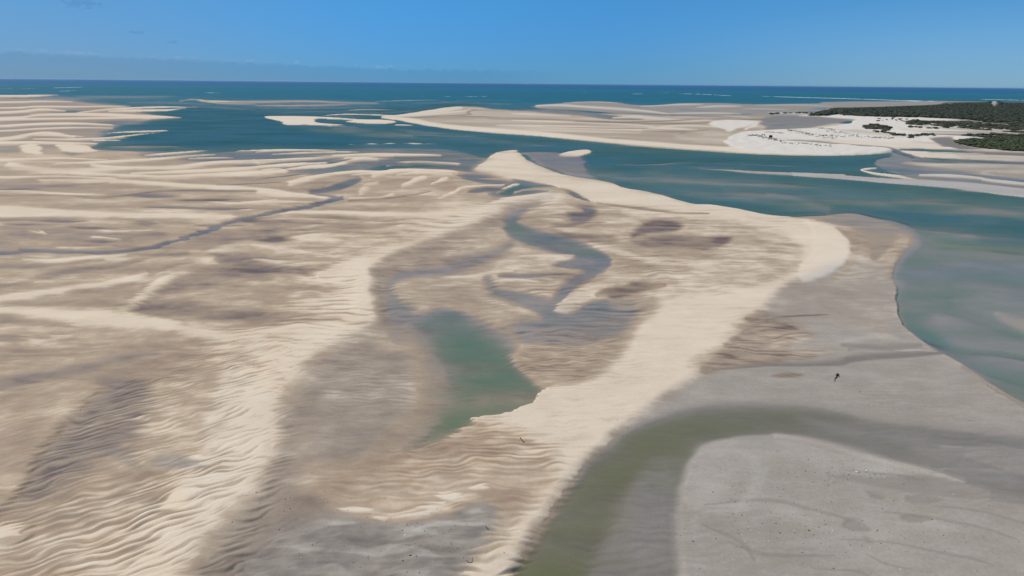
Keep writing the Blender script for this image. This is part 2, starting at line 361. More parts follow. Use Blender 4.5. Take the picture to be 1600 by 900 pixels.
L([(598,183),(640,188),(690,197),(760,203.5),(850,210),(950,220),(1050,228),(1150,234),(1250,238.5),(1340,239.5),(1390,237.5)], [2,5,5.5,5.5,5.5,5.5,6,6,6,5,1], 1.6, 1, -0.6, **DRY, G=0)
L([(598,183),(650,177.5),(695,171),(720,168.5)], [2,4,6,3], 1.5, .95, 0.8, M=.1, E=.7)
P([(1108,193),(1130,188),(1160,188.5),(1185,191),(1172,196),(1150,201),(1140,206),(1128,200)], 1.6, 1, 2.5, M=0, Wd=.8, E=.8)
L([(1160,204),(1176,197),(1188,192.5)], 2.6, 1, 1, 0, M=.05, Wd=.4, E=.8)
P([(1070,206),(1120,205),(1140,214),(1120,224),(1060,218)], 3, .7, 3, M=.2)

# ---- white dune spit and the shore under the wood
P([(1132,221),(1142,212),(1165,206.5),(1200,204),(1245,202),(1290,200),(1330,192),(1330,186),(1262,183),(1255,180.5),(1330,180),(1420,183),(1500,188),(1600,197),(3500,260),(3500,320),(1600,240),(1500,229),(1440,222),(1400,232),(1392,238.5),(1340,242),(1270,242.5),(1200,239),(1150,231)], 1.5, 1, 2.5, M=0.0, Wd=1, E=1.2, G=0, R=0)
P([(1195,183.5),(1262,181.5),(1300,184),(1328,189),(1300,193.5),(1262,199.5),(1220,202),(1195,202)], 1.2, 1, 3, M=.52, G=.9, E=.12, Wd=0)
for x, y, rx, ry in ((1215,196,18,1.4),(1240,194,26,1),(1205,190,14,1)):
    P([(x-rx,y),(x,y-ry),(x+rx,y),(x,y+ry)], 1.0, 0.9, 5, E=-.2, H=.3)
P([(1310,204.5),(1345,203),(1380,207),(1440,213),(1430,217),(1390,215),(1340,210)], 1.5, .8, 3, M=.28, Wd=.2, G=.3)
P([(1400,199),(1470,205),(1560,208),(1600,209),(1600,214),(1530,212),(1450,210)], 1.5, .7, 3, M=.22, Wd=.1, G=.2)
# cream lower beach
P([(1230,222),(1300,218),(1380,222),(1450,224),(1490,232),(1560,240),(3500,300),(3500,340),(1600,253),(1500,252),(1450,249),(1420,240),(1395,233),(1330,227),(1270,223)], 2, .95, 3, M=.13, Wd=.25, G=0, E=.7)
P([(1452,217),(1475,214),(1492,216),(1500,225),(1540,234),(1600,239),(3500,300),(3500,320),(1600,245),(1540,241),(1500,235),(1478,229),(1462,222)], 1.5, 1, 2, M=.62, G=.7, E=.15, Wd=0, S=.2)
P([(1500,240),(1560,246),(1600,247),(3500,300),(3500,330),(1600,252),(1520,250)], 2, .7, 3, M=.35, G=.4)
L([(1228,220),(1262,221),(1300,224.5),(1345,228),(1385,231),(1410,238),(1440,247),(1500,252.5),(1600,254.5),(2200,275)], [.6,1.4,1.6,1.4,1.2,1.4,1.6,1.8,2,4], .8, .95, 0, M=.75, G=.5, E=-.06, Wd=0)
L([(1180,216),(1220,218),(1300,222)], 1.2, 1, .7, 0, M=.5)
# flats under the creek, with arms of water
P([(1392,236),(1402,236.5),(1430,246),(1500,254),(1600,256),(3500,310),(3500,380),(1600,304),(1560,296),(1500,291),(1440,283),(1400,276),(1380,262),(1370,250),(1392,243)], 2, 1, 3, E=-0.18, M=.5, G=.6, H=.3)
P([(1420,254),(1500,255),(1600,257),(3500,310),(3500,330),(1600,277),(1530,270),(1470,263),(1430,258)], 2.5, 1, 3, E=.12, M=.28, G=.45, R=.1)
P([(1540,268),(1600,270),(3500,320),(3500,330),(1600,280),(1560,275)], 2, .8, 3, M=.5, G=.4, E=.05)
P([(1375,262),(1420,264),(1480,268),(1560,276),(1600,281),(1600,286),(1520,279),(1450,273),(1400,272)], 2, .8, 3, E=-.45)
P([(1446,285),(1500,286),(1600,294),(1600,300),(1500,290)], 1.5, .6, 3, E=-.3)
L([(1436,273.5),(1480,274),(1530,278),(1600,287),(2200,345)], [2,4,3.4,4,10], 1.2, 1, .5, E=.4, M=.15, G=.5)
L([(1375,263),(1352,264.5),(1346,267),(1362,271.5),(1400,276),(1436,284)], [1,3,3,3.6,4,3], 1.1, 1, .8, E=.45, M=.08, G=.25, R=.1)
L([(1090,263),(1130,265.5),(1180,269.5),(1250,272),(1300,274),(1310,273)], [1,2.4,4,5,6,4], 1.6, 1, 0, E=.3, M=.3, G=.8)
L([(1230,272),(1300,275.5),(1380,282),(1440,286),(1500,290),(1560,297),(1600,302),(2200,370)], [5,6,8,10,12,13,13,30], 1.6, 1, 0, E=.4, M=.2, G=.85, R=.04)
L([(960,255.5),(1020,256),(1060,253.5),(1120,254),(1200,257),(1270,259)], [1,2,3,2.4,2,1], 2, .9, 0, E=-.22, M=.3)
P([(960,258),(1060,256),(1160,258),(1250,264),(1150,264),(1060,266),(980,264)], 3, .6, 4, E=-1.1, H=.35)
L([(1200,301),(1240,308),(1300,325)], [3,6,10], 4, .8, 0, E=-.5, M=.4, G=.5)
P([(1155,300),(1165,295),(1175,303),(1180,316),(1165,312)], 5, .35, 2, E=-1.0)

# ---- right-hand lagoon
P([(1380,345),(1440,355),(1520,372),(1620,395),(3500,600),(3500,900),(1700,690),(1600,632),(1550,603),(1500,570),(1460,545),(1432,522),(1412,500),(1404,470),(1398,440),(1400,400),(1395,365)], 12, 1, 1.5, E=-.40, H=.72, M=.45, G=.8)
L([(1300,334),(1400,352),(1480,356),(1560,366),(1640,378)], [6,10,7,7,8], 5, .6, 0, E=-1.5, H=.5)
P([(1440,372),(1520,380),(1560,400),(1500,408),(1430,420),(1420,395)], 14, .6, 2, E=-.6, H=.8)
P([(1410,455),(1440,440),(1520,455),(1500,480),(1450,495),(1440,520),(1415,500)], 12, .6, 1.5, E=-.9, H=.8)
L([(1425,500),(1448,525),(1490,553),(1540,580),(1600,606)], [10,12,11,10,10], 9, .8, -1, E=-1.1, H=.85)
L([(1470,500),(1520,530),(1600,548),(1700,560)], [14,26,34,40], 16, .7, 0, E=-.22, G=.6, M=.4)
L([(1480,560),(1540,588),(1610,612)], [3,6,8], 4, .6, 0, E=-.15)
L([(1455,470),(1520,500),(1600,528)], [2,5,6], 4, .5, 0, E=-.7, H=.8)
L([(1500,470),(1560,480),(1640,500)], [10,30,40], 14, .7, 0, E=-.18, M=.4)
L([(1560,490),(1590,505),(1640,520)], [5,16,30], 7, .9, 0, E=-.05, M=.4, G=.6)
L([(1420,400),(1500,425),(1600,440)], [6,10,16], 9, .4, 0, E=-.9)
L([(1450,530),(1500,546),(1560,552),(1640,566)], [2,5,5,6], 4, .4, 0, E=-1.9)

# ---- the basin and the right-hand banks: damp ground
BANK = [(748,265),(757,252),(770,241),(800,234),(812,235.5),(818,245),(840,255),(870,267),(905,276),(940,281),(965,286),(985,293),(1020,299),(1058,307),(1085,317),(1112,319),(1143,323),(1200,335),(1250,340),(1290,346),(1320,352),(1372,352),(1420,362),(1410,395),(1400,430),(1402,470),(1412,500),(1432,524),(1470,551),(1500,569),(1550,602),(1600,634),(1700,694),(3500,1700),(3500,4000),(300,4000),(300,900),(450,620),(570,500),(590,420),(700,350),(800,312),(850,303),(880,292),(830,283),(770,272)]
P(BANK, 1.8, 1, 1.5, E=.30, M=.38, G=.05, R=.09, S=.2)
# shallow sand off the head of the bank
P([(1240,338),(1290,334),(1340,331),(1385,345),(1420,365),(1415,385),(1380,372),(1300,352)], 4, .95, 2, E=.02, M=.3, G=.15, R=.1)
P([(1325,358),(1360,352),(1395,360),(1390,385),(1380,400),(1365,408),(1352,395),(1345,375)], 6, .9, 1.5, E=-.16, R=.07)
P([(815,237),(860,236),(880,240),(910,246),(920,262),(940,278),(900,274),(860,262),(835,252)], 2.5, 1, 2, E=-.16, M=.6, G=.5)
P([(870,243),(880,237),(905,233),(921,234),(918,240),(895,244)], 1.5, 1, 2, M=.08, E=.5)
# dry crescent of the main right bank
P([(748,265),(757,252),(770,241),(800,234),(810,236),(816,246),(840,257),(870,269),(905,277),(940,282),(965,287),(985,294),(1020,300),(1058,308),(1085,318),(1112,320),(1143,324),(1200,336),(1258,345),(1290,353),(1310,370),(1321,395),(1314,415),(1288,430),(1248,436),(1222,452),(1200,472),(1172,494),(1150,524),(1118,556),(1080,585),(1040,612),(1000,642),(958,680),(930,712),(905,760),(880,812),(858,856),(835,892),(790,960),(720,960),(752,900),(790,865),(826,815),(850,780),(858,740),(850,705),(820,685),(780,662),(745,652),(790,648),(825,632),(850,608),(905,596),(950,574),(975,545),(985,515),(1020,490),(1035,465),(1095,457),(1180,445),(1240,418),(1240,385),(1200,362),(1130,345),(1050,332),(990,328),(930,312),(880,296),(850,290),(800,283),(770,272)], 9, .95, 1.6, M=.07, E=.6, R=.08)
P([(985,328),(1060,332),(1140,345),(1215,365),(1245,392),(1235,425),(1180,450),(1100,458),(1050,470),(990,480),(1030,440),(1060,400),(1010,365),(970,345)], 14, .75, 2, M=.24, E=.6, R=.12)
# inner ground of the bank
P([(860,318),(930,318),(985,332),(1040,350),(1090,370),(1120,400),(1060,430),(1000,470),(960,540),(900,590),(850,600),(800,560),(860,500),(940,430),(900,390),(840,360),(820,335)], 12, .8, 2, M=.40, E=.28, R=.13, S=.3)
for q, m, e in (([(1000,350),(1030,344),(1060,350),(1050,362),(1010,366),(985,372)],.8,-.08),([(1085,378),(1105,370),(1135,372),(1125,384),(1095,386)],.8,-.06),([(888,344),(897,328),(920,321),(937,326),(930,340),(908,348)],.75,-.2),
                ([(985,374),(1060,366),(1110,372),(1100,392),(1050,388),(1000,386)],.62,.12),([(930,440),(980,440),(1010,450),(960,466),(930,462)],.75,.02),([(860,352),(900,350),(960,372),(940,384),(890,375)],.62,.14)):
    P(q, 4, .9, 2, M=m, E=e, S=.3)
for pts, w in ((((850,325),(880,326),(910,328)),9),(((980,332),(1060,336),(1160,343)),7),(((870,358),(920,362),(975,362)),8),(((940,350),(980,346),(1000,350)),6),(((880,470),(920,450),(960,440),(1000,432)),12),(((960,398),(1040,410),(1100,412)),12),(((870,385),(930,388),(990,402)),9),(((1170,338),(1260,352),(1296,370)),12)):
    L(pts, w, None, .75, 0, M=.15, E=.42)
L([(958,690),(925,730),(898,790),(872,845),(845,905),(820,960)], [4,12,20,26,30,34], 6, .85, 0, M=.3, G=.75, E=.35, R=.05)
# streams of the basin
L([(806,301),(825,296),(850,294.5),(880,297),(905,304),(932,314)], [3,4,5,6,6,3], 1.6, 1, 0, E=-.3, M=.7)
L([(945,318),(970,322),(1000,326),(1060,332),(1110,334)], [1.5,2,3,2,1], 1.4, .8, 0, E=-.03, M=.65)
L([(872,309),(845,318),(815,328),(800,342),(802,358),(830,370),(868,380),(905,392),(940,405)], [4,7,12,18,22,24,24,22,12], 8, 1, 0, E=-.50, M=.6, G=.3, H=.8)
P([(858,414),(890,406),(925,398),(940,408),(928,421),(890,421)], 3, 1, 2, E=-.26, M=.6, H=.75)
L([(800,381),(790,392),(760,404),(722,413),(695,423),(650,427),(618,436),(606,455),(618,478),(645,498),(690,510)], [4,8,14,18,14,12,16,24,30,36,30], 11, .8, 0, E=-.26, M=.55, G=.5)
P([(775,414),(800,405),(830,399),(862,397),(892,397),(896,401),(860,412),(820,419),(790,419)], 2.5, .95, 2, M=.28, E=.3)
L([(810,402),(850,400),(880,401)], [1,4,1], 2, .8, 0, M=.08, E=.4)
P([(632,462),(660,446),(690,437),(750,432),(778,428),(762,438),(758,448),(788,463),(808,474),(790,484),(750,479),(722,479),(695,490),(655,496),(650,484),(668,474),(640,472)], 2.5, .95, 1.8, M=.34, E=.14, R=.18, G=.1)
L([(690,436),(735,433),(770,426),(800,424)], [1,4,4,1], 2, .9, 0, M=.15, E=.35)
L([(780,432),(820,431),(850,429),(890,428)], [4,7,5,2], 2, .95, 0, E=-.16, M=.6)
P([(777,435),(800,438),(850,437),(897,430),(886,441),(872,455),(855,470),(830,461),(800,449)], 2.5, .95, 1.8, M=.32, E=.22, R=.15)
L([(764,440),(772,456),(800,464),(838,476),(862,490),(905,492),(940,482)], [9,14,16,20,28,26,16], 9, .8, 0, E=-.32, M=.55, G=.3, R=.15)
L([(938,410),(922,424),(890,444),(874,465),(862,482)], [14,15,18,20,24], 9, .8, 0, E=-.38, M=.55, G=.3)
P([(862,484),(880,465),(905,450),(940,440),(978,440),(962,450),(937,460),(950,465),(915,476),(892,489),(875,491)], 2.5, .95, 1.6, M=.22, E=.35, R=.08)
L([(930,462),(960,453),(1000,450),(1030,446)], [4,10,10,4], 4, .8, 0, M=.72, E=.12, S=.5)
L([(980,332),(1030,336),(1080,340)], 3, 1.5, .5, 0, M=.15)
P([(880,490),(920,470),(1000,470),(990,500),(960,530),(900,545),(850,540),(800,535),(790,505)], 10, .8, 2, M=.50, G=.3, E=-.30, R=.34)
P([(600,470),(640,492),(700,484),(720,500),(660,520),(620,540),(600,510)], 8, .8, 1.6, E=-.2, R=.22, M=.5, G=.4)
# green pool, shelving slowly on its left
P([(640,500),(700,488),(745,500),(785,520),(800,550),(815,575),(846,602),(835,622),(800,640),(760,648),(728,656),(705,676),(660,700),(610,722),(590,705),(630,660),(655,610),(645,560),(620,520)], 18, 1, 1.3, E=-.12, M=.50, H=.88, G=.1, R=.07, S=.3)
P([(655,505),(700,492),(745,503),(785,535),(800,570),(842,602),(835,622),(795,642),(750,649),(712,672),(680,690),(670,680),(690,640),(700,600),(680,555)], 16, .95, 1.3, E=-.5, H=.88)
L([(690,508),(715,540),(742,572),(785,605),(818,618)], [26,50,66,50,20], 22, .9, 0, E=-1.1, H=.88)
L([(800,628),(740,638),(712,658),(672,690),(640,708)], [12,26,24,14,8], 12, .9, 0, E=-.9, H=.88)
P([(850,606),(826,632),(790,647),(735,655),(760,672),(830,690),(860,660),(900,620)], 1.6, 1, 1.5, E=.6, M=.1)
P([(790,556),(820,556),(870,572),(920,580),(850,606),(830,596),(805,577)], 6, .9, 1.5, E=.2, M=.36, R=.14)
P([(560,540),(600,545),(636,560),(645,600),(640,640),(590,690),(560,720),(500,720),(480,680),(490,620),(520,570)], 12, .85, 1.3, M=.44, G=.42, E=.2, R=.10)
L([(470,640),(455,690),(440,740),(425,790),(400,830)], [10,18,24,24,20], 12, .6, 0, M=.66, G=.2, E=.22, S=.35)
# brown rippled ground in the foreground middle
P([(500,740),(560,722),(620,712),(700,680),(745,655),(800,672),(850,700),(870,730),(850,790),(800,800),(740,792),(690,804),(610,812),(555,798),(515,770)], 16, .9, 1.4, M=.46, G=.05, S=.6, E=.3, R=.20)
P([(550,760),(640,740),(740,725),(830,700),(860,720),(830,780),(760,778),(700,795),(610,806),(560,790)], 20, .7, 1.4, M=.34, R=.20, E=.42, S=.35)
for q in ([(541,794),(565,790),(590,794),(588,799),(560,799)],[(598,810),(610,806),(624,809),(612,815)],[(630,808),(660,800),(690,799),(680,805),(650,809)],[(664,792),(680,784),(706,784),(700,792),(680,796)],[(692,776),(712,772),(735,776),(725,782),(705,782)],[(745,767),(760,758),(770,758),(762,767)]):
    P(q, 2.5, .9, 1.6, M=.0, E=.5, S=0)
L([(590,803),(620,807),(660,802),(710,793),(750,775)], [2,4,6,6,4], 5, .5, 0, M=.12)
L([(850,690),(866,730),(855,780),(830,830),(800,870)], [20,36,36,30,20], 16, .55, 0, M=.22)
# lower grey flat
P([(520,800),(560,805),(620,818),(700,806),(760,785),(790,800),(780,840),(750,875),(700,1000),(340,1000),(400,860),(450,810)], 8, .95, 1.3, M=.46, G=.75, E=.16, R=.05)
tr_ = fbm(WX / 11 + 2, WY / 4.2 + .25 * fbm(WX / 9, WY / 9, 2) + 5, 3)
P([(410,850),(450,815),(520,805),(620,820),(700,808),(760,795),(780,830),(740,875),(690,1000),(330,1000)], 12, .9, 1.3, E=.10 + .55 * np.clip(tr_ + .08, -.45, .5), M=.44 - .25 * tr_, H=1.0)
P([(390,800),(430,780),(500,770),(530,800),(470,830),(430,860),(380,890),(330,960),(330,880)], 14, .6, 1.4, M=.62, G=.35, E=.2, S=.3)

# ---- left-hand ridge with its steep right side
P([(884,303),(866,300),(830,305),(790,310),(745,325),(700,338),(640,345),(560,345),(500,352),(480,375),(520,400),(520,425),(470,450),(440,500),(330,520),(330,545),(350,600),(320,700),(270,770),(200,840),(90,905),(-80,960),(200,960),(296,900),(340,856),(380,810),(412,768),(432,720),(444,670),(449,625),(470,586),(510,552),(556,524),(583,496),(574,465),(580,440),(592,412),(612,395),(660,378),(715,358),(760,336),(795,318),(850,309)], 13, .9, 1.3, M=.20, E=.6, R=.24)
L([(880,305),(830,310),(780,322),(720,346),(660,366),(610,390),(575,425),(565,460),(565,500),(540,525),(490,556),(445,595),(420,640),(412,690),(395,740),(370,790),(330,840),(270,900),(200,980)], [3,6,12,20,26,34,44,44,40,44,60,74,80,76,76,80,90,100,100], 26, .9, 0, M=.06, E=.85)
# soften its left side into damp rippled ground
P([(470,350),(560,350),(640,352),(700,345),(660,370),(600,392),(560,400),(520,415),(470,440),(440,420),(430,380)], 12, .75, 2, M=.33, E=.6, R=.2)
P([(330,500),(400,505),(440,470),(500,440),(520,470),(470,500),(420,510)], 8, .6, 2, M=.4, R=.25)
P([(-100,960),(80,900),(190,840),(262,770),(310,700),(335,620),(320,560),(350,540),(300,560),(240,640),(150,760),(-100,900)], 20, .7, 1.5, M=.36, R=.28)
L([(500,430),(540,420),(575,425),(572,460),(560,480)], [4,14,26,26,20], 10, .8, 0, M=0, E=1.1, R=.1)
L([(556,527),(510,556),(472,590),(452,625),(446,670),(434,720),(414,768),(382,810),(342,856),(300,900),(250,950)], [4,8,10,12,14,14,14,14,14,14,14], 6, .55, 0, S=.9, M=.16)
# lee slope right of the ridge
L([(850,316),(800,330),(765,350),(720,372),(670,392),(622,412),(600,440),(600,470),(612,495)], [3,8,14,20,24,26,30,34,30], 10, .7, 0, M=.56, G=.2, R=.15, S=.2)
L([(590,520),(545,545),(500,590),(475,640),(468,690),(452,740),(430,790),(395,830),(350,890),(320,950)], [20,30,40,50,44,50,56,60,60,60], 20, .65, 0, M=.50, G=.35, R=.10, S=.2)

# ---- broad damp plain on the left: bands
BR = dict(E=.2, S=.25)
for pts, w, m in ((((-200,306),(0,305.5),(85,305),(150,309.5),(200,306),(250,300),(300,298.5),(400,300)),[2,2,2,2,2,2,2,1],.75),(((-100,290),(80,292),(170,286)),2.5,.65),(((-200,345),(0,345),(100,342.5),(180,342),(240,349)),[5,5,5,4,2],.8),
                  (((0,362),(60,368),(130,370),(200,372)),12,.62),(((180,362),(230,366),(260,370)),10,.6),(((-100,382),(0,384),(40,386)),8,.6),(((-200,420),(0,417),(60,414),(130,409),(165,406)),[4,5,5,4,2],.68),(((60,432),(100,426),(150,420),(200,414),(240,402),(300,396)),[2,5,6,6,5,3],.66),
                  (((-100,450),(0,448),(50,440),(100,430)),4,.62),(((-200,476),(0,473),(60,467),(120,454),(200,445),(250,440)),[3,5,6,7,6,2],.58),(((235,456),(270,445),(310,440),(350,432)),[10,18,16,6],.8),(((330,440),(380,430),(420,436)),14,.66),
                  (((200,485),(240,477),(290,483),(340,492),(400,490)),[4,12,16,14,6],.72),(((-100,500),(0,500),(50,504),(120,508)),[8,8,6,1],.78),(((-100,530),(0,528),(40,526)),5,.75),(((330,395),(380,405),(440,412),(480,425)),18,.66),(((400,350),(470,358),(560,356),(620,352)),[4,8,8,3],.62),
                  (((300,375),(380,370),(440,362)),14,.6),(((380,340),(430,345),(500,350)),5,.6),(((0,395.5),(60,402),(100,402)),4,.55),(((0,412),(50,418),(80,415)),4,.6)):
    L(pts, w, None, .85, -.6, M=m, **BR)
for pts, w, m in ((((-200,325),(0,329),(60,332),(110,334.5),(200,337),(290,337.5),(365,339)),[12,14,12,9,8,7,1],.04),(((-100,300),(0,299),(90,303),(160,305)),2.4,.15),(((-100,354),(0,353.5),(42,352)),2.6,.1),(((45,362),(80,366),(60,361)),2,.12),
                  (((143,370),(165,373),(190,376)),3,.12),(((95,388),(130,388),(185,387)),2.4,.12),(((160,360),(185,362),(240,360)),1.6,.2),(((40,404),(90,408),(140,403),(200,400)),[1,4,4,2],.2),(((-200,474),(-20,469),(60,460),(120,451),(180,443),(235,428)),[8,9,9,7,6,2],.08),
                  (((-200,490),(0,488),(60,491),(120,495),(180,496),(220,504),(270,508)),[10,10,16,17,18,14,4],.02),(((180,492),(205,475),(225,460),(260,438),(300,420),(340,405)),[12,10,8,8,6,3],.14),(((230,500),(300,520),(360,524),(440,518),(520,512),(575,502)),[8,12,12,12,14,12],.1),
                  (((250,430),(300,418),(350,412)),6,.2),(((325,397),(400,380),(480,372)),8,.28),(((440,333),(520,333),(600,337),(700,335)),[2,5,7,2],.04),(((400,343),(460,343),(530,345)),2,.1),(((400,318),(460,323),(500,320)),3,.3),(((300,314),(380,318),(440,312)),2.4,.12),(((330,323),(400,327)),2,.1),
                  (((440,345.5),(560,347)),1.6,.2),(((400,384),(440,390),(520,400)),[3,4,2],.2),(((480,372),(440,375),(410,372)),4,.12),(((400,405),(460,412),(520,412)),5,.15),(((0,543),(60,535),(110,525)),6,.25),(((400,298.5),(450,303),(510,309)),[6,5,1],.04),(((380,316),(440,316),(500,318)),3,.06)):
    L(pts, w, None, .9, .5, M=m, E=.6)
P([(660,300),(720,305),(790,306),(740,322),(680,335),(600,332),(640,318)], 6, .55, 2.5, M=.2, E=.5)
# pools and the blue stream of the plain
for x, y, rx, ry in ((250,306,40,3),(320,313,40,2),(270,324,45,2),(345,325,50,3),(20,296,40,2),(95,347,40,2.4),(40,353,40,2),(225,350,16,3),(150,357,40,2.4),(170,366,40,1.6),(160,378,24,1.4),(345,353,40,1.6),(365,405,26,5),(415,421,34,5),(425,358,18,4),(430,375,30,5),(388,344,22,4)):
    P([(x-rx,y),(x,y-ry),(x+rx,y),(x,y+ry)], max(1.4, ry*.6), .95, 5, E=-.14, M=.75, H=.5)
L([(-300,398),(0,395),(50,391),(120,393.5),(190,393.5),(245,386),(290,373),(330,359),(370,345),(405,337),(440,330),(485,323),(520,313),(535,309)], [5,4,5,5,5,5.5,6,6,5,4,5,6,6,4], 1.4, 1, 0, E=-.22, M=.7, G=.3)
L([(535,312),(515,306),(490,303),(505,296)], [3,4,4,4], 1.4, .9, 0, E=-.2)
L([(545,314),(600,311),(650,304),(672,300)], [2,2,2,1], 1.2, .8, 0, E=-.08, M=.7)
# foreground lobe and dark rippled hollow
P([(-200,625),(0,612),(60,606),(120,598),(168,597),(165,612),(140,632),(105,665),(65,705),(35,750),(0,795),(-200,900)], 6, .9, 1.5, M=.30, E=.75, R=.06)
P([(160,600),(200,592),(235,600),(240,640),(220,690),(150,730),(80,760),(20,790),(40,755),(68,708),(108,668),(145,634),(168,612)], 12, .9, 1.4, M=.66, G=.35, E=.18, R=.28)
L([(-200,622),(0,602),(60,588),(120,577),(200,560),(240,555)], [14,14,14,12,10,5], 8, .8, 0, M=.66, G=.35, E=.2, R=.16)
P([(0,560),(60,545),(150,540),(300,545),(330,600),(320,680),(250,780),(100,880),(-200,950),(-200,860),(20,790),(150,730),(220,690),(240,640),(235,600),(180,585),(60,580)], 16, .4, 1.4, M=.42, R=.26, E=.3)
L([(-200,850),(-20,838),(10,835),(40,822)], [20,30,34,4], 6, .8, 0, M=.02, E=.7)
L([(250,725),(280,722),(320,728)], [6,20,6], 8, .6, 0, G=.9, M=.5)
L([(180,700),(200,715),(230,735)], [6,20,6], 8, .4, 0, G=.9, M=.5)

# ---- grey flats on the right
P([(1130,560),(1180,500),(1240,440),(1330,410),(1400,430),(1402,470),(1412,500),(1440,526),(1470,550),(1500,569),(1550,602),(1600,634),(1700,694),(3500,1700),(3500,4000),(600,4000),(560,1800),(740,1200),(812,1000),(836,905),(880,815),(905,760),(940,705),(1000,645),(1060,600)], 12, .95, 1.3, M=.34, G=.76, E=.2, R=.02)
P([(1210,470),(1260,440),(1330,425),(1380,450),(1395,500),(1380,530),(1290,500),(1220,505)], 14, .5, 1.5, G=.35, M=.34)
P([(1320,370),(1350,400),(1380,405),(1400,380),(1400,440),(1340,440),(1310,425),(1325,400)], 8, .5, 1.5, M=.38, G=.35, R=.12)
for pts, w, m in ((((1160,500),(1200,508),(1240,515)),10,.75),(((1150,520),(1220,520),(1260,524)),8,.72),(((1090,580),(1140,565),(1190,560),(1260,555)),[10,14,12,4],.6),(((1190,590),(1240,588)),6,.65),(((1120,540),(1170,525),(1230,530)),12,.62),(((1200,496),(1290,491)),2,.75),(((1180,505),(1200,530),(1180,548)),14,.55)):
    L(pts, w, None, .8, 0, M=m, G=.25, E=.2, R=.2, S=.3)
rr_ = ridges(WX, WY, 3.2, -.10, 21.0, 6.0)
P([(1150,505),(1200,498),(1260,520),(1230,545),(1290,548),(1200,566),(1100,575),(1070,570),(1110,545)], 12, .8, 1.6, M=.50 + .30 * smooth(.1, .8, rr_), S=.4, G=.2)
L([(1100,578),(1180,572),(1240,570),(1300,568),(1330,562),(1400,556),(1470,552)], [1,3,6,7,7,7,3], 3, .9, -.5, E=-.12, M=.6, G=.7)
L([(1310,540),(1380,543),(1440,540)], [4,6,3], 4, .6, 0, E=-.03, M=.6)
L([(1320,547),(1350,546),(1390,547)], [4,8,4], 3, .6, 0, E=-.12)
L([(1395,548.5),(1430,548),(1462,550)], 2.4, 1, .9, 0, E=.3, M=.2)
L([(1403,530),(1370,525),(1300,535)], 6, 3, .4, 0, M=.2)
# lagoon arc
P([(850,905),(872,850),(893,810),(915,760),(940,722),(985,683),(1030,660),(1080,645),(1130,636),(1200,632),(1270,638),(1350,655),(1430,666),(1500,676),(1600,686),(3500,900),(3500,1000),(1700,800),(1600,781),(1560,774),(1520,760),(1488,752),(1430,735),(1350,712),(1262,688),(1210,679),(1150,680),(1090,698),(1066,740),(1058,800),(1058,850),(1062,905),(1066,1200),(700,1200)], 11, 1, 1.2, E=-.42, M=.46, G=.8, H=1, R=.04)
L([(845,960),(905,830),(935,770),(970,720),(1030,684),(1100,660),(1180,656),(1260,664),(1340,682),(1400,700)], [90,84,66,50,38,30,24,18,12,3], 24, .85, 0, E=-.85, H=1, M=.6)
P([(1240,650),(1350,660),(1500,680),(1600,690),(3500,900),(3500,1000),(1600,760),(1500,735),(1400,705),(1300,685)], 22, .75, 1.5, E=-.10, M=.42, H=.8)
L([(1180,660),(1280,676),(1380,702),(1460,730),(1530,758),(1600,778)], [18,18,16,14,10,8], 9, .6, 0, E=-.4, H=.85)
P([(1500,712),(1560,708),(1600,706),(3500,800),(3500,850),(1600,742),(1560,735),(1530,722)], 6, 1, 1.6, E=.08, M=.42, G=.85)
L([(1500,718),(1540,730),(1600,750)], [3,4,4], 3, .6, 0, E=-.3)
L([(1540,770),(1570,777),(1620,783)], [2,5,6], 2, .9, 0, E=-.3, H=.9)
P([(1000,720),(1050,700),(1055,800),(1050,900),(1000,900),(990,800)], 18, .6, 1, E=-.15, G=.9, M=.5)
P([(930,900),(960,885),(1000,890),(1010,960),(920,960)], 12, .6, 1, E=-.25, G=.9)
# lower right grey flat detail
P([(1080,705),(1140,688),(1210,684),(1262,694),(1350,718),(1430,740),(1488,758),(1400,752),(1300,730),(1200,720),(1130,760),(1090,840),(1080,800)], 14, .6, 1.4, M=.24, G=.78, E=.28)
for pts, w in ((((1200,682),(1260,690),(1330,710),(1400,731),(1450,744),(1490,754)),[3,5,8,8,7,1]),):
    L(pts, w, 4, .6, -2, M=.2, G=.6, E=.34)
for q, h in (([(1340,745),(1400,745),(1470,750),(1530,768),(1560,778),(1500,780),(1430,772),(1370,762),(1280,745)],1),([(1311,812),(1325,808),(1340,815),(1352,826),(1330,827),(1313,820)],1),([(1395,775),(1420,771),(1450,777),(1458,783),(1430,786),(1402,782)],1),([(1338,768),(1355,770),(1368,777),(1352,778)],1),([(1394,804),(1420,804),(1440,810),(1418,815),(1400,812)],1),([(1344,838),(1352,838),(1360,845),(1352,846)],1)):
    P(q, 3.5, .62, 1.4, E=-.05, M=.5, H=1, G=.75)
for pts, w in ((((1100,790),(1200,782),(1280,800),(1320,810)),4),(((1370,798),(1450,810),(1520,825),(1580,845)),[1,2.4,2.4,1]),(((1310,840),(1380,845),(1440,860),(1510,875),(1545,888)),[1,2,2.4,3,1]),(((1350,866),(1380,882),(1420,892)),[1,3,1]),(((1270,890),(1330,892),(1360,905)),3),(((1140,850),(1200,870),(1300,868)),5),
               (((1300,735),(1380,742),(1430,752)),2),(((1440,790),(1520,800),(1600,820)),2),(((1100,820),(1160,850),(1180,880)),6)):
    L(pts, w, 2, .34, 0, M=.62, G=.75, E=.1)
for pts, w in ((((1110,800),(1180,790),(1260,810)),12),(((1130,700),(1180,740),(1150,800)),16),(((1220,850),(1300,845),(1330,860)),8),(((1390,815),(1450,820),(1500,830)),4)):
    L(pts, w, 8, .5, 0, M=.24, G=.8)
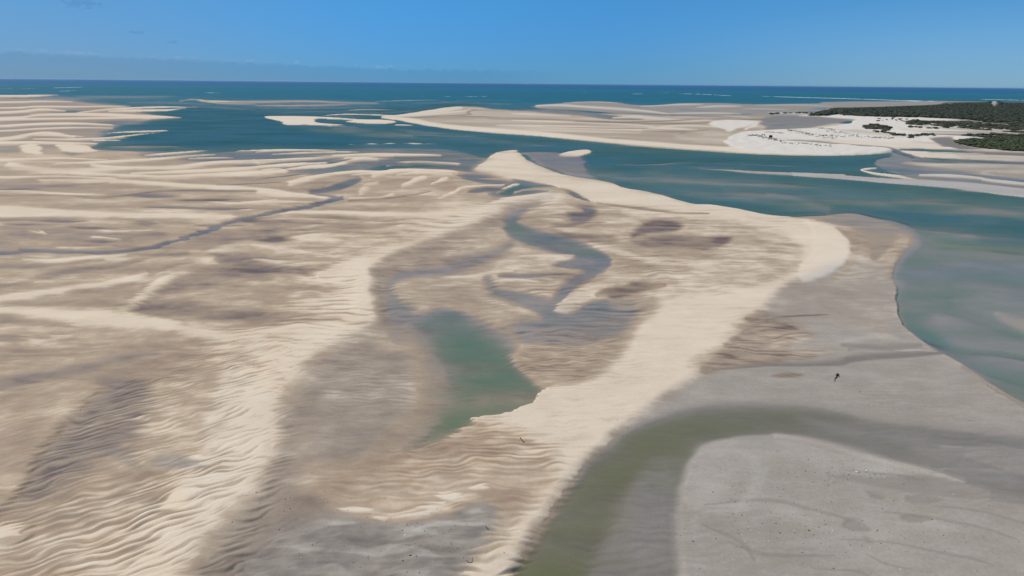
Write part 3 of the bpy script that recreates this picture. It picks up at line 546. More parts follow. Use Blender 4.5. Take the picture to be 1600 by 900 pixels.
# dune wood: the ground under it
P([(1266,180),(1290,172.5),(1305,169),(1350,168.5),(1400,166.5),(1430,165.5),(1470,163),(1480,160.5),(1560,159),(1600,160),(3500,180),(3500,255),(1600,197),(1560,192),(1500,187),(1440,184),(1400,183.5),(1350,182.5),(1330,180.5),(1318,180.5),(1310,177),(1290,181)], 1.2, 1, 2, V=1, Wd=0, M=.2, E=2)
P([(1492,222),(1515,218),(1550,215.5),(1600,213),(3500,262),(3500,300),(1600,238),(1570,236.5),(1530,232),(1505,227)], 1.2, 1, 2, V=.8, Wd=0, M=.4, E=.5)
P([(1415,191),(1480,192),(1540,197),(1600,203),(3500,250),(3500,262),(1600,212),(1520,206),(1450,200)], 1.6, .7, 3, V=.55, Wd=.3, M=.2)

# tint of each body of water reaches well past its edge
P([(780,960),(840,850),(880,780),(920,700),(1000,640),(1100,610),(1200,605),(1350,630),(1500,650),(1600,660),(3500,880),(3500,4000),(300,4000),(300,830),(520,790),(760,780)], 8, 1, 1, H=1.0)
P([(560,440),(620,410),(700,420),(830,470),(960,460),(960,560),(860,640),(740,680),(600,760),(480,760),(520,600)], 14, 1, 1.3, H=.88)
P([(1360,350),(1440,362),(1520,378),(1620,398),(3500,600),(3500,800),(1700,650),(1600,640),(1500,590),(1380,510),(1370,420)], 12, 1, 2, H=.74)
# pale shoals under the wide channel
for pts, w, e in ((((1010,268),(1090,280),(1180,286),(1260,296)),[3,10,12,4],-.9),(((1130,296),(1170,306),(1240,318),(1300,328)),[4,14,12,6],-.75),(((1400,312),(1500,322),(1620,338)),[3,8,10],-1.0),(((1440,362),(1520,372),(1620,388)),[4,12,14],-.7),(((640,206),(720,214),(800,222),(860,228)),[3,7,7,3],-1.0),(((520,200),(580,206),(640,212)),[3,8,4],-.8)):
    L(pts, w, None, .75, 0, E=e)
L([(1310,343),(1370,346),(1418,358),(1424,380),(1408,410),(1402,440)], [6,12,16,16,12,3], 8, .9, 0, E=-.14, M=.42)
L([(1502,574),(1550,604),(1600,634),(1700,690)], [3,7,9,14], 6, .8, 0, E=-.08)
# faint submerged bars in the far inlet
for pts in (((400,168),(500,169),(600,167)),((650,161),(720,160),(800,163)),((440,175),(520,174),(590,175)),((560,177),(620,175),(660,171)),((300,166),(340,168),(400,171)),((840,176),(900,178),(940,183)),((690,158),(760,156),(820,157)),((620,200),(680,207),(740,210)),((200,160),(260,160),(330,163)),((120,150),(200,151),(280,150))):
    L(pts, 2.2, 2, .7, 0, E=-.35)
# crisp outer rim of the crescent's head
P([(1262,346),(1292,355),(1312,373),(1321,396),(1312,416),(1286,431),(1250,440),(1240,420),(1262,400),(1262,370)], 3.5, .9, 1.3, M=.04, E=.7)
L([(1300,356),(1322,376),(1330,398),(1320,420),(1296,438)], [3,10,13,13,6], 5, .6, 0, M=.46, G=.1, S=.3)
# ------------------------------------------------------------------ small relief: bedforms and ripples
patch = 0.35 + 0.75 * smooth(-0.5, 0.5, fbm(WX / 45 + 3, WY / 35, 2))
big = fbm(WX / 46, WY / 30 + 7, 5, .6) * smooth(1500, 500, DIST) + fbm(WX / 400, WY / 160 + 7, 3) * smooth(300, 900, DIST)
mid = fbm(WX / 9, WY / 7 + 3, 3, .6) * smooth(700, 300, DIST)
Rr = R * patch
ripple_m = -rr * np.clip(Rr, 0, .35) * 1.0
M0 = M.copy()
land = smooth(-0.5, 0.1, E)
dryk = 0.35 + 0.65 * smooth(0.02, 0.3, M0)
plain_ = smooth(640, 560, PXg) * smooth(285, 330, PYg) * smooth(600, 520, PYg)
long_ = fbm(WX / 130 + 3, WY / 20 + .3 * fbm(WX / 90, WY / 60, 2), 4)
flat_ = smooth(900, 1000, PXg) * smooth(.4, .7, G)
M += .16 * plain_ * long_ * smooth(.03, .2, M)
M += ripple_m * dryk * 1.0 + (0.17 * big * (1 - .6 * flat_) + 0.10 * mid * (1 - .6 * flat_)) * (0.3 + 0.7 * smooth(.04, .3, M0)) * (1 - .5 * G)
E += rr * Rr * 0.32 * (0.35 + 0.65 * land) * np.where(DIST > 260, np.minimum(DIST / 260, 5) ** .6, 1)
E += (0.10 * big + 0.03 * mid) * smooth(3.0, .8, np.abs(E)) + smooth(-.4, -1.2, E) * (.25 * big + .75 * fbm(WX / 160 + .4 * WY / 90, WY / 50, 4) * smooth(3500, 1200, DIST)) + smooth(-.08, -.3, E) * smooth(-1.4, -.5, E) * .14 * fbm(WX / 24, WY / 16 + WX / 60, 4)
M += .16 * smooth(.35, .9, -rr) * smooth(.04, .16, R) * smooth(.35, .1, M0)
# no drowned ground stays dry
M = np.where(E < 0.12, np.maximum(M, 0.48 - .12 * G - 2.2 * np.clip(E, 0, .25)), M)
M = np.clip(M, 0, 1)

V *= 1 - np.exp(-((PXg - 1553) / 6) ** 2 - ((Tg - 27) / 3.0) ** 2)
V *= 1 - .9 * np.exp(-((PXg - 1484) / 4) ** 2 - ((Tg - 28) / 1.2) ** 2)
# dune relief under the wood and on the spit
def hill(x, y):
    qx, qy = project(x, y)
    return 0 * x
inw = V * smooth(1700, 2300, DIST)
HILL = 3.0 * np.clip(inw, 0, 1) * (0.6 + 0.5 * fbm(WX / 300, WY / 300, 2))
HILL = HILL + 15 * np.exp(-((PXg - 1553) / 9) ** 2 - ((Tg - 27) / 2.5) ** 2)
E += HILL + Wd * np.abs(fbm(WX / 40, WY / 60, 3)) * 1.5 * (1 - V)
E = np.where(Tg > 800, np.maximum(E, 0.05) * 0 + 0.2, E)

def sheet(name, X, Y, Z, mask=None):
    n, m = X.shape
    me = bpy.data.meshes.new(name)
    co = np.stack([X, Y, Z], -1).reshape(-1, 3).astype(np.float32)
    i = np.arange(n * m).reshape(n, m)
    q = np.stack([i[1:, :-1], i[1:, 1:], i[:-1, 1:], i[:-1, :-1]], -1).reshape(-1, 4)
    if mask is not None:
        q = q[mask[q].any(1)]
        used = np.zeros(len(co), bool); used[q] = True
        remap = np.cumsum(used) - 1
        co = co[used]; q = remap[q]
    else: used = np.ones(len(co), bool)
    me.vertices.add(len(co)); me.vertices.foreach_set("co", co.ravel())
    me.loops.add(q.size); me.loops.foreach_set("vertex_index", q.ravel().astype(np.int32))
    me.polygons.add(len(q)); me.polygons.foreach_set("loop_start", np.arange(0, q.size, 4, dtype=np.int32))
    try: me.polygons.foreach_set("loop_total", np.full(len(q), 4, np.int32))
    except Exception: pass
    me.update(calc_edges=True)
    me.polygons.foreach_set("use_smooth", np.ones(len(q), bool))
    return me, used
def attr(me, name, a, used):
    at = me.attributes.new(name, 'FLOAT', 'POINT')
    at.data.foreach_set("value", a.reshape(-1)[used].astype(np.float32))
me, used = sheet("sand_flats", WX, WY, E)
for n_, a_ in (("moist", M), ("grey", G), ("white", Wd), ("litter", V), ("stain", S)): attr(me, n_, a_, used)
sand = bpy.data.objects.new("sand_flats", me); COL.objects.link(sand); sand["kind"] = "structure"

# ------------------------------------------------------------------ node helper and materials
class N:
    def __init__(s, name):
        s.m = bpy.data.materials.new(name); s.m.use_nodes = True; s.t = s.m.node_tree; s.t.nodes.clear()
        s.out = s.t.nodes.new('ShaderNodeOutputMaterial')
    def new(s, typ, **k):
        n = s.t.nodes.new(typ)
        for a, b in k.items(): setattr(n, a, b)
        return n
    def put(s, sock, v):
        if isinstance(v, (int, float)): sock.default_value = v
        elif isinstance(v, tuple): sock.default_value = (*v, 1) if len(sock.default_value) == 4 and len(v) == 3 else v
        elif v is not None: s.t.links.new(v, sock)
    def at(s, name): return s.new('ShaderNodeAttribute', attribute_name=name).outputs['Fac']
    def math(s, op, a, b=None, c=None, clamp=False):
        n = s.new('ShaderNodeMath', operation=op, use_clamp=clamp)
        for i, v in enumerate((a, b, c)): s.put(n.inputs[i], v)
        return n.outputs[0]
    def mr(s, v, a, b, c=0.0, d=1.0, sm=True):
        n = s.new('ShaderNodeMapRange')
        if sm: n.interpolation_type = 'SMOOTHSTEP'
        s.put(n.inputs[0], v)
        for i, q in enumerate((a, b, c, d)): n.inputs[i + 1].default_value = q
        return n.outputs[0]
    def mix(s, f, a, b, bl='MIX'):
        n = s.new('ShaderNodeMix', data_type='RGBA', blend_type=bl)
        s.put(n.inputs[0], f); s.put(n.inputs[6], a); s.put(n.inputs[7], b)
        return n.outputs[2]
    def noise(s, scale, detail=3.0, rough=.5, sc=(1, 1, 1), rot=0.0):
        tc = s.new('ShaderNodeTexCoord'); m = s.new('ShaderNodeMapping')
        m.inputs['Scale'].default_value = sc; m.inputs['Rotation'].default_value = (0, 0, rot)
        s.t.links.new(tc.outputs['Object'], m.inputs[0])
        n = s.new('ShaderNodeTexNoise'); n.inputs['Scale'].default_value = scale
        n.inputs['Detail'].default_value = detail; n.inputs['Roughness'].default_value = rough
        s.t.links.new(m.outputs[0], n.inputs[0])
        return n.outputs[0]
    def ramp(s, f, stops):
        n = s.new('ShaderNodeValToRGB'); e = n.color_ramp.elements
        while len(e) < len(stops): e.new(0.5)
        for i, (p, c) in enumerate(stops): e[i].position = p; e[i].color = (*c, 1)
        s.put(n.inputs[0], f); return n.outputs[0]
    def bump(s, h, st, dist):
        n = s.new('ShaderNodeBump'); n.inputs['Strength'].default_value = st; n.inputs['Distance'].default_value = dist
        s.put(n.inputs['Height'], h); return n.outputs[0]

k = N("tidal_sand")
fine = k.noise(1.3, 6, .7); med = k.noise(0.12, 4, .6, (1, 1.8, 1)); grain = k.noise(2.2, 4, .75)
mo = k.at("moist")
mo = k.math('ADD', mo, k.math('MULTIPLY', k.math('SUBTRACT', fine, .5), .20))
mo = k.math('ADD', mo, k.math('MULTIPLY', k.math('SUBTRACT', med, .5), .10))
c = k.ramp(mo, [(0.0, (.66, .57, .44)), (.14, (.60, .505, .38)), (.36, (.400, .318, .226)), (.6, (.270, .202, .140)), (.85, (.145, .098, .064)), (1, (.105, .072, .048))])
bw = k.new('ShaderNodeRGBToBW'); k.put(bw.inputs[0], c)
gc = k.mix(1.0, k.mix(1.0, bw.outputs[0], (.985, .995, .97), 'MULTIPLY'), (.70, .70, .70), 'MULTIPLY')
c = k.mix(k.math('MULTIPLY', k.at("grey"), .85), c, gc)
c = k.mix(k.math('MULTIPLY', k.at("white"), .80), c, (.60, .565, .50))
c = k.mix(k.math('MULTIPLY', k.at("stain"), k.mr(med, .3, .7, .35, 1.0)), c, k.mix(1.0, c, (1.06, .90, .76), 'MULTIPLY'))
c = k.mix(k.math('MULTIPLY', k.at("litter"), k.mr(med, .3, .55, .7, 1.0)), c, (.05, .052, .035))
c = k.mix(k.math('MULTIPLY', k.mr(grain, .60, .74), .35), c, (.09, .08, .065))
p = k.new('ShaderNodeBsdfPrincipled')
k.put(p.inputs['Base Color'], c)
k.put(p.inputs['Roughness'], k.mr(k.at("moist"), .3, .8, .95, .5))
k.put(p.inputs['Specular IOR Level'], k.mr(k.at("moist"), .2, .8, .10, .30))
hh = k.math('ADD', k.math('MULTIPLY', fine, .6), k.math('MULTIPLY', grain, .25))
k.put(p.inputs['Normal'], k.bump(hh, .6, .18))
k.t.links.new(p.outputs[0], k.out.inputs[0])
me.materials.append(k.m)

# ------------------------------------------------------------------ the water as one sheet at its own level
st = 2
depth = -E
me2, used2 = sheet("sea_water", WX[::1, ::st], WY[::1, ::st], WX[::1, ::st] * 0, (depth[::1, ::st] > -0.35).reshape(-1))
attr(me2, "depth", depth[::1, ::st], used2); attr(me2, "tint", H[::1, ::st], used2); attr(me2, "reach", DIST[::1, ::st], used2)
water = bpy.data.objects.new("sea_water", me2); COL.objects.link(water); water["kind"] = "structure"
k = N("clear_tidal_water")
dp = k.at("depth"); hu = k.at("tint")
streak = k.noise(.02, 6, .6, (1, 1.9, 1), .35)
dpv = k.math('MULTIPLY', k.math('MAXIMUM', dp, 0.0), k.mr(streak, .3, .7, .55, 1.5))
geo = k.new('ShaderNodeNewGeometry')
lw = k.new('ShaderNodeSeparateXYZ'); k.put(lw.inputs[0], geo.outputs['Incoming'])
dpv = k.math('DIVIDE', k.math('MULTIPLY', dpv, dpv), k.math('ADD', dpv, .22))
# longer path through the water when it is looked at along the surface (bounded by refraction)
path = k.math('DIVIDE', dpv, k.math('SQRT', k.math('ADD', k.math('MULTIPLY', k.math('MULTIPLY', lw.outputs[2], lw.outputs[2]), .56), .44)))
alpha = k.math('SUBTRACT', 1.0, k.math('POWER', 2.718, k.math('MULTIPLY', path, -.72)))
body = k.ramp(hu, [(0, (.006, .075, .20)), (.18, (.008, .118, .168)), (.33, (.014, .078, .088)), (.5, (.044, .104, .086)), (.62, (.070, .128, .100)), (.75, (.082, .152, .104)), (.88, (.060, .132, .072)), (1, (.098, .118, .052))])
murk = k.mix(k.mr(dpv, .3, 3.0), k.mix(1.0, body, (1.7, 1.45, 1.3), 'MULTIPLY'), body)
dif = k.new('ShaderNodeBsdfDiffuse'); k.put(dif.inputs[0], murk)
tr = k.new('ShaderNodeBsdfTransparent')
ms = k.new('ShaderNodeMixShader'); k.put(ms.inputs[0], alpha); k.t.links.new(tr.outputs[0], ms.inputs[1]); k.t.links.new(dif.outputs[0], ms.inputs[2])
gl = k.new('ShaderNodeBsdfGlossy'); gl.inputs['Roughness'].default_value = .22
wv = k.noise(.8, 3, .6, (1, 1.6, 1)); wv2 = k.noise(.06, 3, .6, (1, 2.5, 1))
nb = k.bump(k.math('ADD', k.math('MULTIPLY', wv, .35), k.math('MULTIPLY', wv2, 1.5)), .35, .5)
k.put(gl.inputs['Normal'], nb)
fr = k.new('ShaderNodeFresnel'); fr.inputs['IOR'].default_value = 1.33
fac = k.math('MINIMUM', k.math('MULTIPLY', fr.outputs[0], 1.0), .17)
wp = k.noise(.006, 5, .6, (1, 2.0, 1), .5)
fac = k.math('MULTIPLY', fac, k.mr(wp, .3, .7, .55, 1.5))
fac = k.math('MULTIPLY', fac, k.mr(dp, 0.0, .22, 0.0, 1.0))
ms2 = k.new('ShaderNodeMixShader'); k.put(ms2.inputs[0], fac); k.t.links.new(ms.outputs[0], ms2.inputs[1]); k.t.links.new(gl.outputs[0], ms2.inputs[2])
k.t.links.new(ms2.outputs[0], k.out.inputs[0])
me2.materials.append(k.m)

# ------------------------------------------------------------------ placing helpers
def ground_z(x, y):
    """height of the sand at world points"""
    px, py = project(np.asarray(x, float), np.asarray(y, float))
    ci = np.interp(px, cols, np.arange(NC)); t = py - horizon_row(px)
    ri = np.interp(t, rows, np.arange(NR))
    c0 = np.clip(ci.astype(int), 0, NC - 2); r0 = np.clip(ri.astype(int), 0, NR - 2)
    fc = ci - c0; fr = ri - r0
    return (E[r0, c0] * (1 - fc) + E[r0, c0 + 1] * fc) * (1 - fr) + (E[r0 + 1, c0] * (1 - fc) + E[r0 + 1, c0 + 1] * fc) * fr
def spot(px, py):
    x, y = ground(px, py)
    return x, y, float(ground_z(np.array([x]), np.array([y]))[0])
def mesh_obj(name, verts, faces, mat, parent=None, smooth_=True, loc=None):
    me = bpy.data.meshes.new(name); me.from_pydata([tuple(v) for v in verts], [], [tuple(f) for f in faces])
    me.update(); me.materials.append(mat)
    if smooth_: me.polygons.foreach_set("use_smooth", np.ones(len(me.polygons), bool))
    o = bpy.data.objects.new(name, me); COL.objects.link(o)
    if parent: o.parent = parent
    if loc: o.location = loc
    return o
def empty(name, loc, label, cat, group=None):
    o = bpy.data.objects.new(name, None); COL.objects.link(o); o.location = loc
    o.empty_display_size = 1
    tag(o, label, cat, group); return o
def tag(o, label, cat, group=None):
    o["label"] = label; o["category"] = cat
    if group: o["group"] = group
def inside(px, py, poly):
    c = np.zeros(px.shape, bool); n = len(poly)
    for i in range(n):
        x0, y0 = poly[i]; x1, y1 = poly[(i + 1) % n]
        if y0 == y1: continue
        c ^= ((y0 > py) != (y1 > py)) & (px < (x1 - x0) * (py - y0) / (y1 - y0) + x0)
    return c
def scatter(poly, spacing, seed):
    """jittered world grid clipped to an outline on the ground"""
    r = np.random.RandomState(seed)
    gx, gy = unproject(np.array([p[0] for p in poly], float), np.array([p[1] for p in poly], float))
    X, Y = np.meshgrid(np.arange(gx.min(), gx.max(), spacing), np.arange(gy.min(), gy.max(), spacing))
    X = X.ravel(); Y = Y.ravel()
    X = X + r.uniform(-.5, .5, X.shape) * spacing; Y = Y + r.uniform(-.5, .5, Y.shape) * spacing
    m = inside(*project(X, Y), poly)
    return X[m], Y[m]
# base icosphere
import bmesh
bm = bmesh.new(); bmesh.ops.create_icosphere(bm, subdivisions=2, radius=1)
ICO = np.array([v.co[:] for v in bm.verts]); ICF = np.array([[v.index for v in f.verts] for f in bm.faces]); bm.free()

def leaf_mat(name, cols_):
    k = N(name)
    a = k.at("shade"); nz = k.noise(.6, 4, .7)
    c = k.ramp(k.math('ADD', k.math('MULTIPLY', a, .7), k.math('MULTIPLY', k.math('SUBTRACT', nz, .35), .6)), cols_)
    p = k.new('ShaderNodeBsdfPrincipled'); k.put(p.inputs['Base Color'], c); p.inputs['Roughness'].default_value = .75
    p.inputs['Specular IOR Level'].default_value = .2
    k.put(p.inputs['Normal'], k.bump(nz, .8, .8))
    k.t.links.new(p.outputs[0], k.out.inputs[0]); return k.m
WOODG = leaf_mat("dune_wood_leaves", [(0, (.024, .027, .020)), (.5, (.040, .050, .028)), (1, (.068, .080, .042))])
MANG = leaf_mat("mangrove_leaves", [(0, (.026, .030, .017)), (.5, (.048, .062, .026)), (1, (.095, .11, .045))])
SCRUB = leaf_mat("dune_scrub_leaves", [(0, (.030, .030, .020)), (.5, (.055, .058, .032)), (1, (.10, .095, .055))])
def bark_mat(name, c0, c1, sc=8):
    k = N(name); nz = k.noise(sc, 5, .7, (1, 1, 3))
    p = k.new('ShaderNodeBsdfPrincipled'); k.put(p.inputs['Base Color'], k.ramp(nz, [(.3, c0), (.7, c1)])); p.inputs['Roughness'].default_value = .9
    k.put(p.inputs['Normal'], k.bump(nz, .8, .03)); k.t.links.new(p.outputs[0], k.out.inputs[0]); return k.m
BARK = bark_mat("shrub_bark", (.06, .045, .035), (.14, .11, .085))
DRIFT = bark_mat("wet_driftwood", (.018, .014, .011), (.07, .055, .042))

def crown_cloud(xs, ys, zs, rad, hgt, seed, lobes=1, leaves=14):
    """many uneven crowns in one mesh: a lumpy hull plus loose leaf sprays round it"""
    r = np.random.RandomState(seed); n = len(xs); nv = len(ICO)
    d = ICO[None] * (1 + 0.42 * (r.rand(n, nv, 1) - .45))
    V_ = d * np.stack([rad, rad * r.uniform(.8, 1.2, n), hgt * .5], -1)[:, None, :]
    V_[..., 2] = np.maximum(V_[..., 2], -hgt[:, None] * .38)
    V_ += np.stack([xs, ys, zs + hgt * .45], -1)[:, None, :]
    verts = V_.reshape(-1, 3)
    faces = (ICF[None] + (np.arange(n) * nv)[:, None, None]).reshape(-1, 3)
    sh = np.repeat(r.rand(n), nv) + r.uniform(-.2, .2, n * nv)
    # leaf sprays
    m = n * leaves
    th = r.uniform(0, 2 * np.pi, m); ph = np.arccos(r.uniform(-.1, 1, m)); k_ = r.uniform(.85, 1.25, m)
    rr_, hh_ = np.repeat(rad, leaves), np.repeat(hgt, leaves)
    cx = np.repeat(xs, leaves) + np.cos(th) * np.sin(ph) * rr_ * k_
    cy = np.repeat(ys, leaves) + np.sin(th) * np.sin(ph) * rr_ * k_
    cz = np.repeat(zs, leaves) + hh_ * .45 + np.cos(ph) * hh_ * .55 * k_
    s_ = (rr_ * r.uniform(.12, .28, m))[:, None, None]
    tri = r.normal(size=(m, 3, 3)); tri /= np.linalg.norm(tri, axis=-1, keepdims=True)
    L_ = np.stack([cx, cy, cz], -1)[:, None, :] + tri * s_
    f2 = np.arange(m * 3).reshape(-1, 3) + len(verts)
    verts = np.concatenate([verts, L_.reshape(-1, 3)]); faces = np.concatenate([faces, f2])
    sh = np.concatenate([sh, np.repeat(r.rand(m), 3)])
    return verts, faces, np.clip(sh, 0, 1)
def fast_mesh(name, verts, faces, mat, shade=None):
    me = bpy.data.meshes.new(name)
    me.vertices.add(len(verts)); me.vertices.foreach_set("co", np.asarray(verts, np.float32).ravel())
    f = np.asarray(faces, np.int32); w = f.shape[1]
    me.loops.add(f.size); me.loops.foreach_set("vertex_index", f.ravel())
    me.polygons.add(len(f)); me.polygons.foreach_set("loop_start", np.arange(0, f.size, w, dtype=np.int32))
    me.update(calc_edges=True); me.validate()
    if shade is not None:
        at = me.attributes.new("shade", 'FLOAT', 'POINT'); at.data.foreach_set("value", shade.astype(np.float32))
    me.materials.append(mat); return me

# ------------------------------------------------------------------ the dark wood on the dunes
WOOD = [(1266,181.5),(1290,177),(1308,173),(1350,172.5),(1400,170.5),(1430,169.5),(1475,167),(1484,164.5),(1560,163.5),(1600,164.5),(1800,172),(1800,215),(1600,197),(1560,192),(1500,187),(1440,184.5),(1400,184),(1350,183),(1330,181.5),(1318,181.5),(1310,178),(1290,182)]
x, y = scatter(WOOD, 11.0, 3)
px_, py_ = project(x, y)
keep_ = (fbm(x / 45, y / 70, 2) > -.62) & ~(((px_ - 1553) / 6.5) ** 2 + ((py_ - 166) / 4.0) ** 2 < 1) & ~(((px_ - 1484) / 4) ** 2 + ((py_ - 165.5) / 1.5) ** 2 < 1)
x, y = x[keep_], y[keep_]
r = np.random.RandomState(5)
clump = 1 + .35 * fbm(x / 60, y / 60, 2)
rad = r.uniform(4.5, 9.0, len(x)) * clump; hgt = r.uniform(3.5, 7.0, len(x)) * clump
vv, ff, sh = crown_cloud(x, y, ground_z(x, y), rad, hgt, 6)
sh = np.clip(sh * .8 + .1, 0, 1)
wood = bpy.data.objects.new("dune_wood", fast_mesh("dune_wood", vv, ff, WOODG, sh)); COL.objects.link(wood)
wood["kind"] = "stuff"; tag(wood, "dark green wood covering the dunes at the right edge below the horizon", "wood")
# the green mangrove belt by the mudflat
BELT = [(1490,223),(1512,219),(1548,217),(1600,215),(1800,232),(1800,262),(1600,238),(1570,236.5),(1530,232),(1505,227)]
x, y = scatter(BELT, 5.0, 8)
dn = fbm(x / 24, y / 24, 2); kk = dn > -.28; x, y, dn = x[kk], y[kk], dn[kk]
vv, ff, sh = crown_cloud(x, y, ground_z(x, y), r.uniform(2.2, 4.2, len(x)), r.uniform(1.8, 4.0, len(x)) * (1 + .5 * dn), 9)
belt = bpy.data.objects.new("mangrove_thicket", fast_mesh("mangrove_thicket", vv, ff, MANG, sh)); COL.objects.link(belt)
belt["kind"] = "stuff"; tag(belt, "olive green mangrove thicket beside the grey mudflat at the right edge", "thicket")

# low scrub that runs together between the wood and the shore
xs_, ys_ = [], []
for poly, sp, sd in (([(1412,191),(1460,190),(1520,193),(1600,199),(1800,216),(1800,240),(1600,209),(1540,205),(1480,199),(1430,196)], 7, 31), ([(1530,187.5),(1600,194),(1800,212),(1800,220),(1600,200),(1540,192)], 7, 32), ([(1500,212.5),(1560,211),(1600,212),(1800,226),(1800,236),(1600,217),(1540,217)], 6, 33), ([(1352,203),(1358,197),(1372,196),(1390,200),(1385,205),(1365,205)], 6, 34)):
    a_, b_ = scatter(poly, sp, sd); kk = fbm(a_ / 70 + 2, b_ / 34, 3) > .02; xs_.append(a_[kk]); ys_.append(b_[kk])
x = np.concatenate(xs_); y = np.concatenate(ys_)
vv, ff, sh = crown_cloud(x, y, ground_z(x, y), r.uniform(3.0, 6.0, len(x)), r.uniform(1.4, 3.2, len(x)), 35, leaves=10)
scrub = bpy.data.objects.new("dune_scrub", fast_mesh("dune_scrub", vv, ff, SCRUB, sh)); COL.objects.link(scrub)
scrub["kind"] = "stuff"; tag(scrub, "low olive brown scrub run together on the sand between wood and mangroves", "scrub")

# ------------------------------------------------------------------ single shrubs on the white sand
def shrub_proto(seed, mat):
    r = np.random.RandomState(seed)
    n = 7
    xs = r.normal(0, .9, n); ys = r.normal(0, .8, n)
    vv, ff, sh = crown_cloud(xs, ys, np.full(n, .25), r.uniform(.7, 1.3, n), r.uniform(1.1, 2.0, n), seed + 1, leaves=24)
    cm = fast_mesh("crown", vv, ff, mat, sh)
    sv, sf = [], []
    for i in range(4):
        a = r.uniform(0, 6.28); ex, ey = math.cos(a) * .8, math.sin(a) * .8
        b = len(sv)
        for (cx, cy, cz, q) in ((0, 0, -.6, .09), (ex * .5, ey * .5, .5, .06), (ex, ey, 1.1, .03)):
            for j in range(5):
                t = j * 2 * math.pi / 5; sv.append((cx + math.cos(t) * q, cy + math.sin(t) * q, cz))
        for q in range(2):
            for j in range(5):
                sf.append((b + q * 5 + j, b + q * 5 + (j + 1) % 5, b + q * 5 + 5 + (j + 1) % 5, b + q * 5 + 5 + j))
    sm = bpy.data.meshes.new("stem"); sm.from_pydata(sv, [], sf); sm.update(); sm.materials.append(BARK)
    return cm, sm
protos = [shrub_proto(20 + i, SCRUB) for i in range(5)]
protg = [shrub_proto(40 + i, WOODG) for i in range(4)]
def plant(px, py, size, label, group, rnd, src):
    x, y, z = spot(px, py)
    cm, sm = src[rnd.randrange(len(src))]
    e = empty("shrub", (x, y, z), label, "shrub", group)
    e.rotation_euler = (0, 0, rnd.uniform(0, 6.28)); e.scale = (size, size * rnd.uniform(.8, 1.1), size * rnd.uniform(.55, .8))
    for nm, me_ in (("crown", cm), ("stem", sm)):
        o = bpy.data.objects.new(nm, me_); COL.objects.link(o); o.parent = e
rnd = random.Random(11)
def belt_of(pts, n, spread, size, what, where, group, src):
    """shrubs set out along a line; each third of the line carries its own label"""
    p = catmull(pts, False, 6)
    for i in range(n):
        t = rnd.random(); t_ = t * (len(p) - 1); j = int(t_); q = p[j] + (p[min(j + 1, len(p) - 1)] - p[j]) * (t_ - j)
        third = ("left", "middle", "right")[min(2, int(t * 3))]
        sz = rnd.uniform(*size); big_ = 'larger ' if sz > (size[0] + size[1]) / 2 else 'smaller '
        plant(q[0] + rnd.gauss(0, 1.0), q[1] + rnd.gauss(0, spread), sz, big_ + what + " in the " + third + " third of " + where, group, rnd, src)
belt_of([(1352,200),(1362,197),(1385,203),(1392,202)], 26, 1.3, (1.6, 3.2), "dark shrub", "the lone clump on white sand", "clump of dark shrubs on the white sand", protg)
belt_of([(1358,206),(1385,209),(1400,212.5),(1425,213.5)], 30, .5, (1.2, 2.2), "brown shrub", "the thin row below the lone clump", "thin row of brown shrubs above the lower beach", protos)
belt_of([(1421,218),(1432,214),(1445,212.5),(1460,214)], 22, .8, (1.4, 2.6), "dark shrub", "the ragged group beside the mudflat", "ragged shrubs left of the mudflat", protg)
belt_of([(1418,194),(1450,193),(1500,196),(1560,200),(1620,206)], 60, 1.6, (2.2, 4.2), "green shrub", "the long belt under the wood", "long belt of shrubs below the wood", protg)
belt_of([(1420,200),(1460,202),(1480,200)], 18, .7, (1.5, 2.6), "dark shrub", "the short row under the belt", "short row of shrubs under the belt", protg)
belt_of([(1505,213),(1540,212),(1600,211),(1630,212)], 26, .9, (1.4, 2.6), "olive shrub", "the row above the mangrove thicket", "row of shrubs above the mangrove thicket", protos)
belt_of([(1368,190),(1390,186.5),(1410,188),(1440,190)], 24, 1.4, (.9, 1.8), "dark shrub", "the sparse line at the wood's foot", "small shrubs at the foot of the wood", protos)
belt_of([(1202,178.6),(1225,178),(1245,177),(1268,177.5)], 20, .35, (1.8, 2.8), "dark shrub", "the line on the far flats", "line of low shrubs left of the wood", protg)

# ------------------------------------------------------------------ creeping dune plants on the spit
def tufts(name, paths, label, mat, seed, size):
    r = np.random.RandomState(seed); X = []; Y = []
    for pts, n, sp in paths:
        p = catmull(pts, False, 6); t = r.rand(n) * (len(p) - 1); j = t.astype(int); f = (t - j)[:, None]
        q = p[j] * (1 - f) + p[np.minimum(j + 1, len(p) - 1)] * f
        q = q + np.stack([r.normal(0, 2.2, n), r.normal(0, sp, n)], -1)
        gx, gy = unproject(q[:, 0], q[:, 1]); X.append(gx); Y.append(gy)
    X = np.concatenate(X); Y = np.concatenate(Y)
    vv, ff, sh = crown_cloud(X, Y, ground_z(X, Y) - .05, r.uniform(*size, len(X)), r.uniform(.35, .8, len(X)), seed + 1, leaves=5)
    o = bpy.data.objects.new(name, fast_mesh(name, vv, ff, mat, sh)); COL.objects.link(o); o["kind"] = "stuff"; tag(o, label, "dune plants")
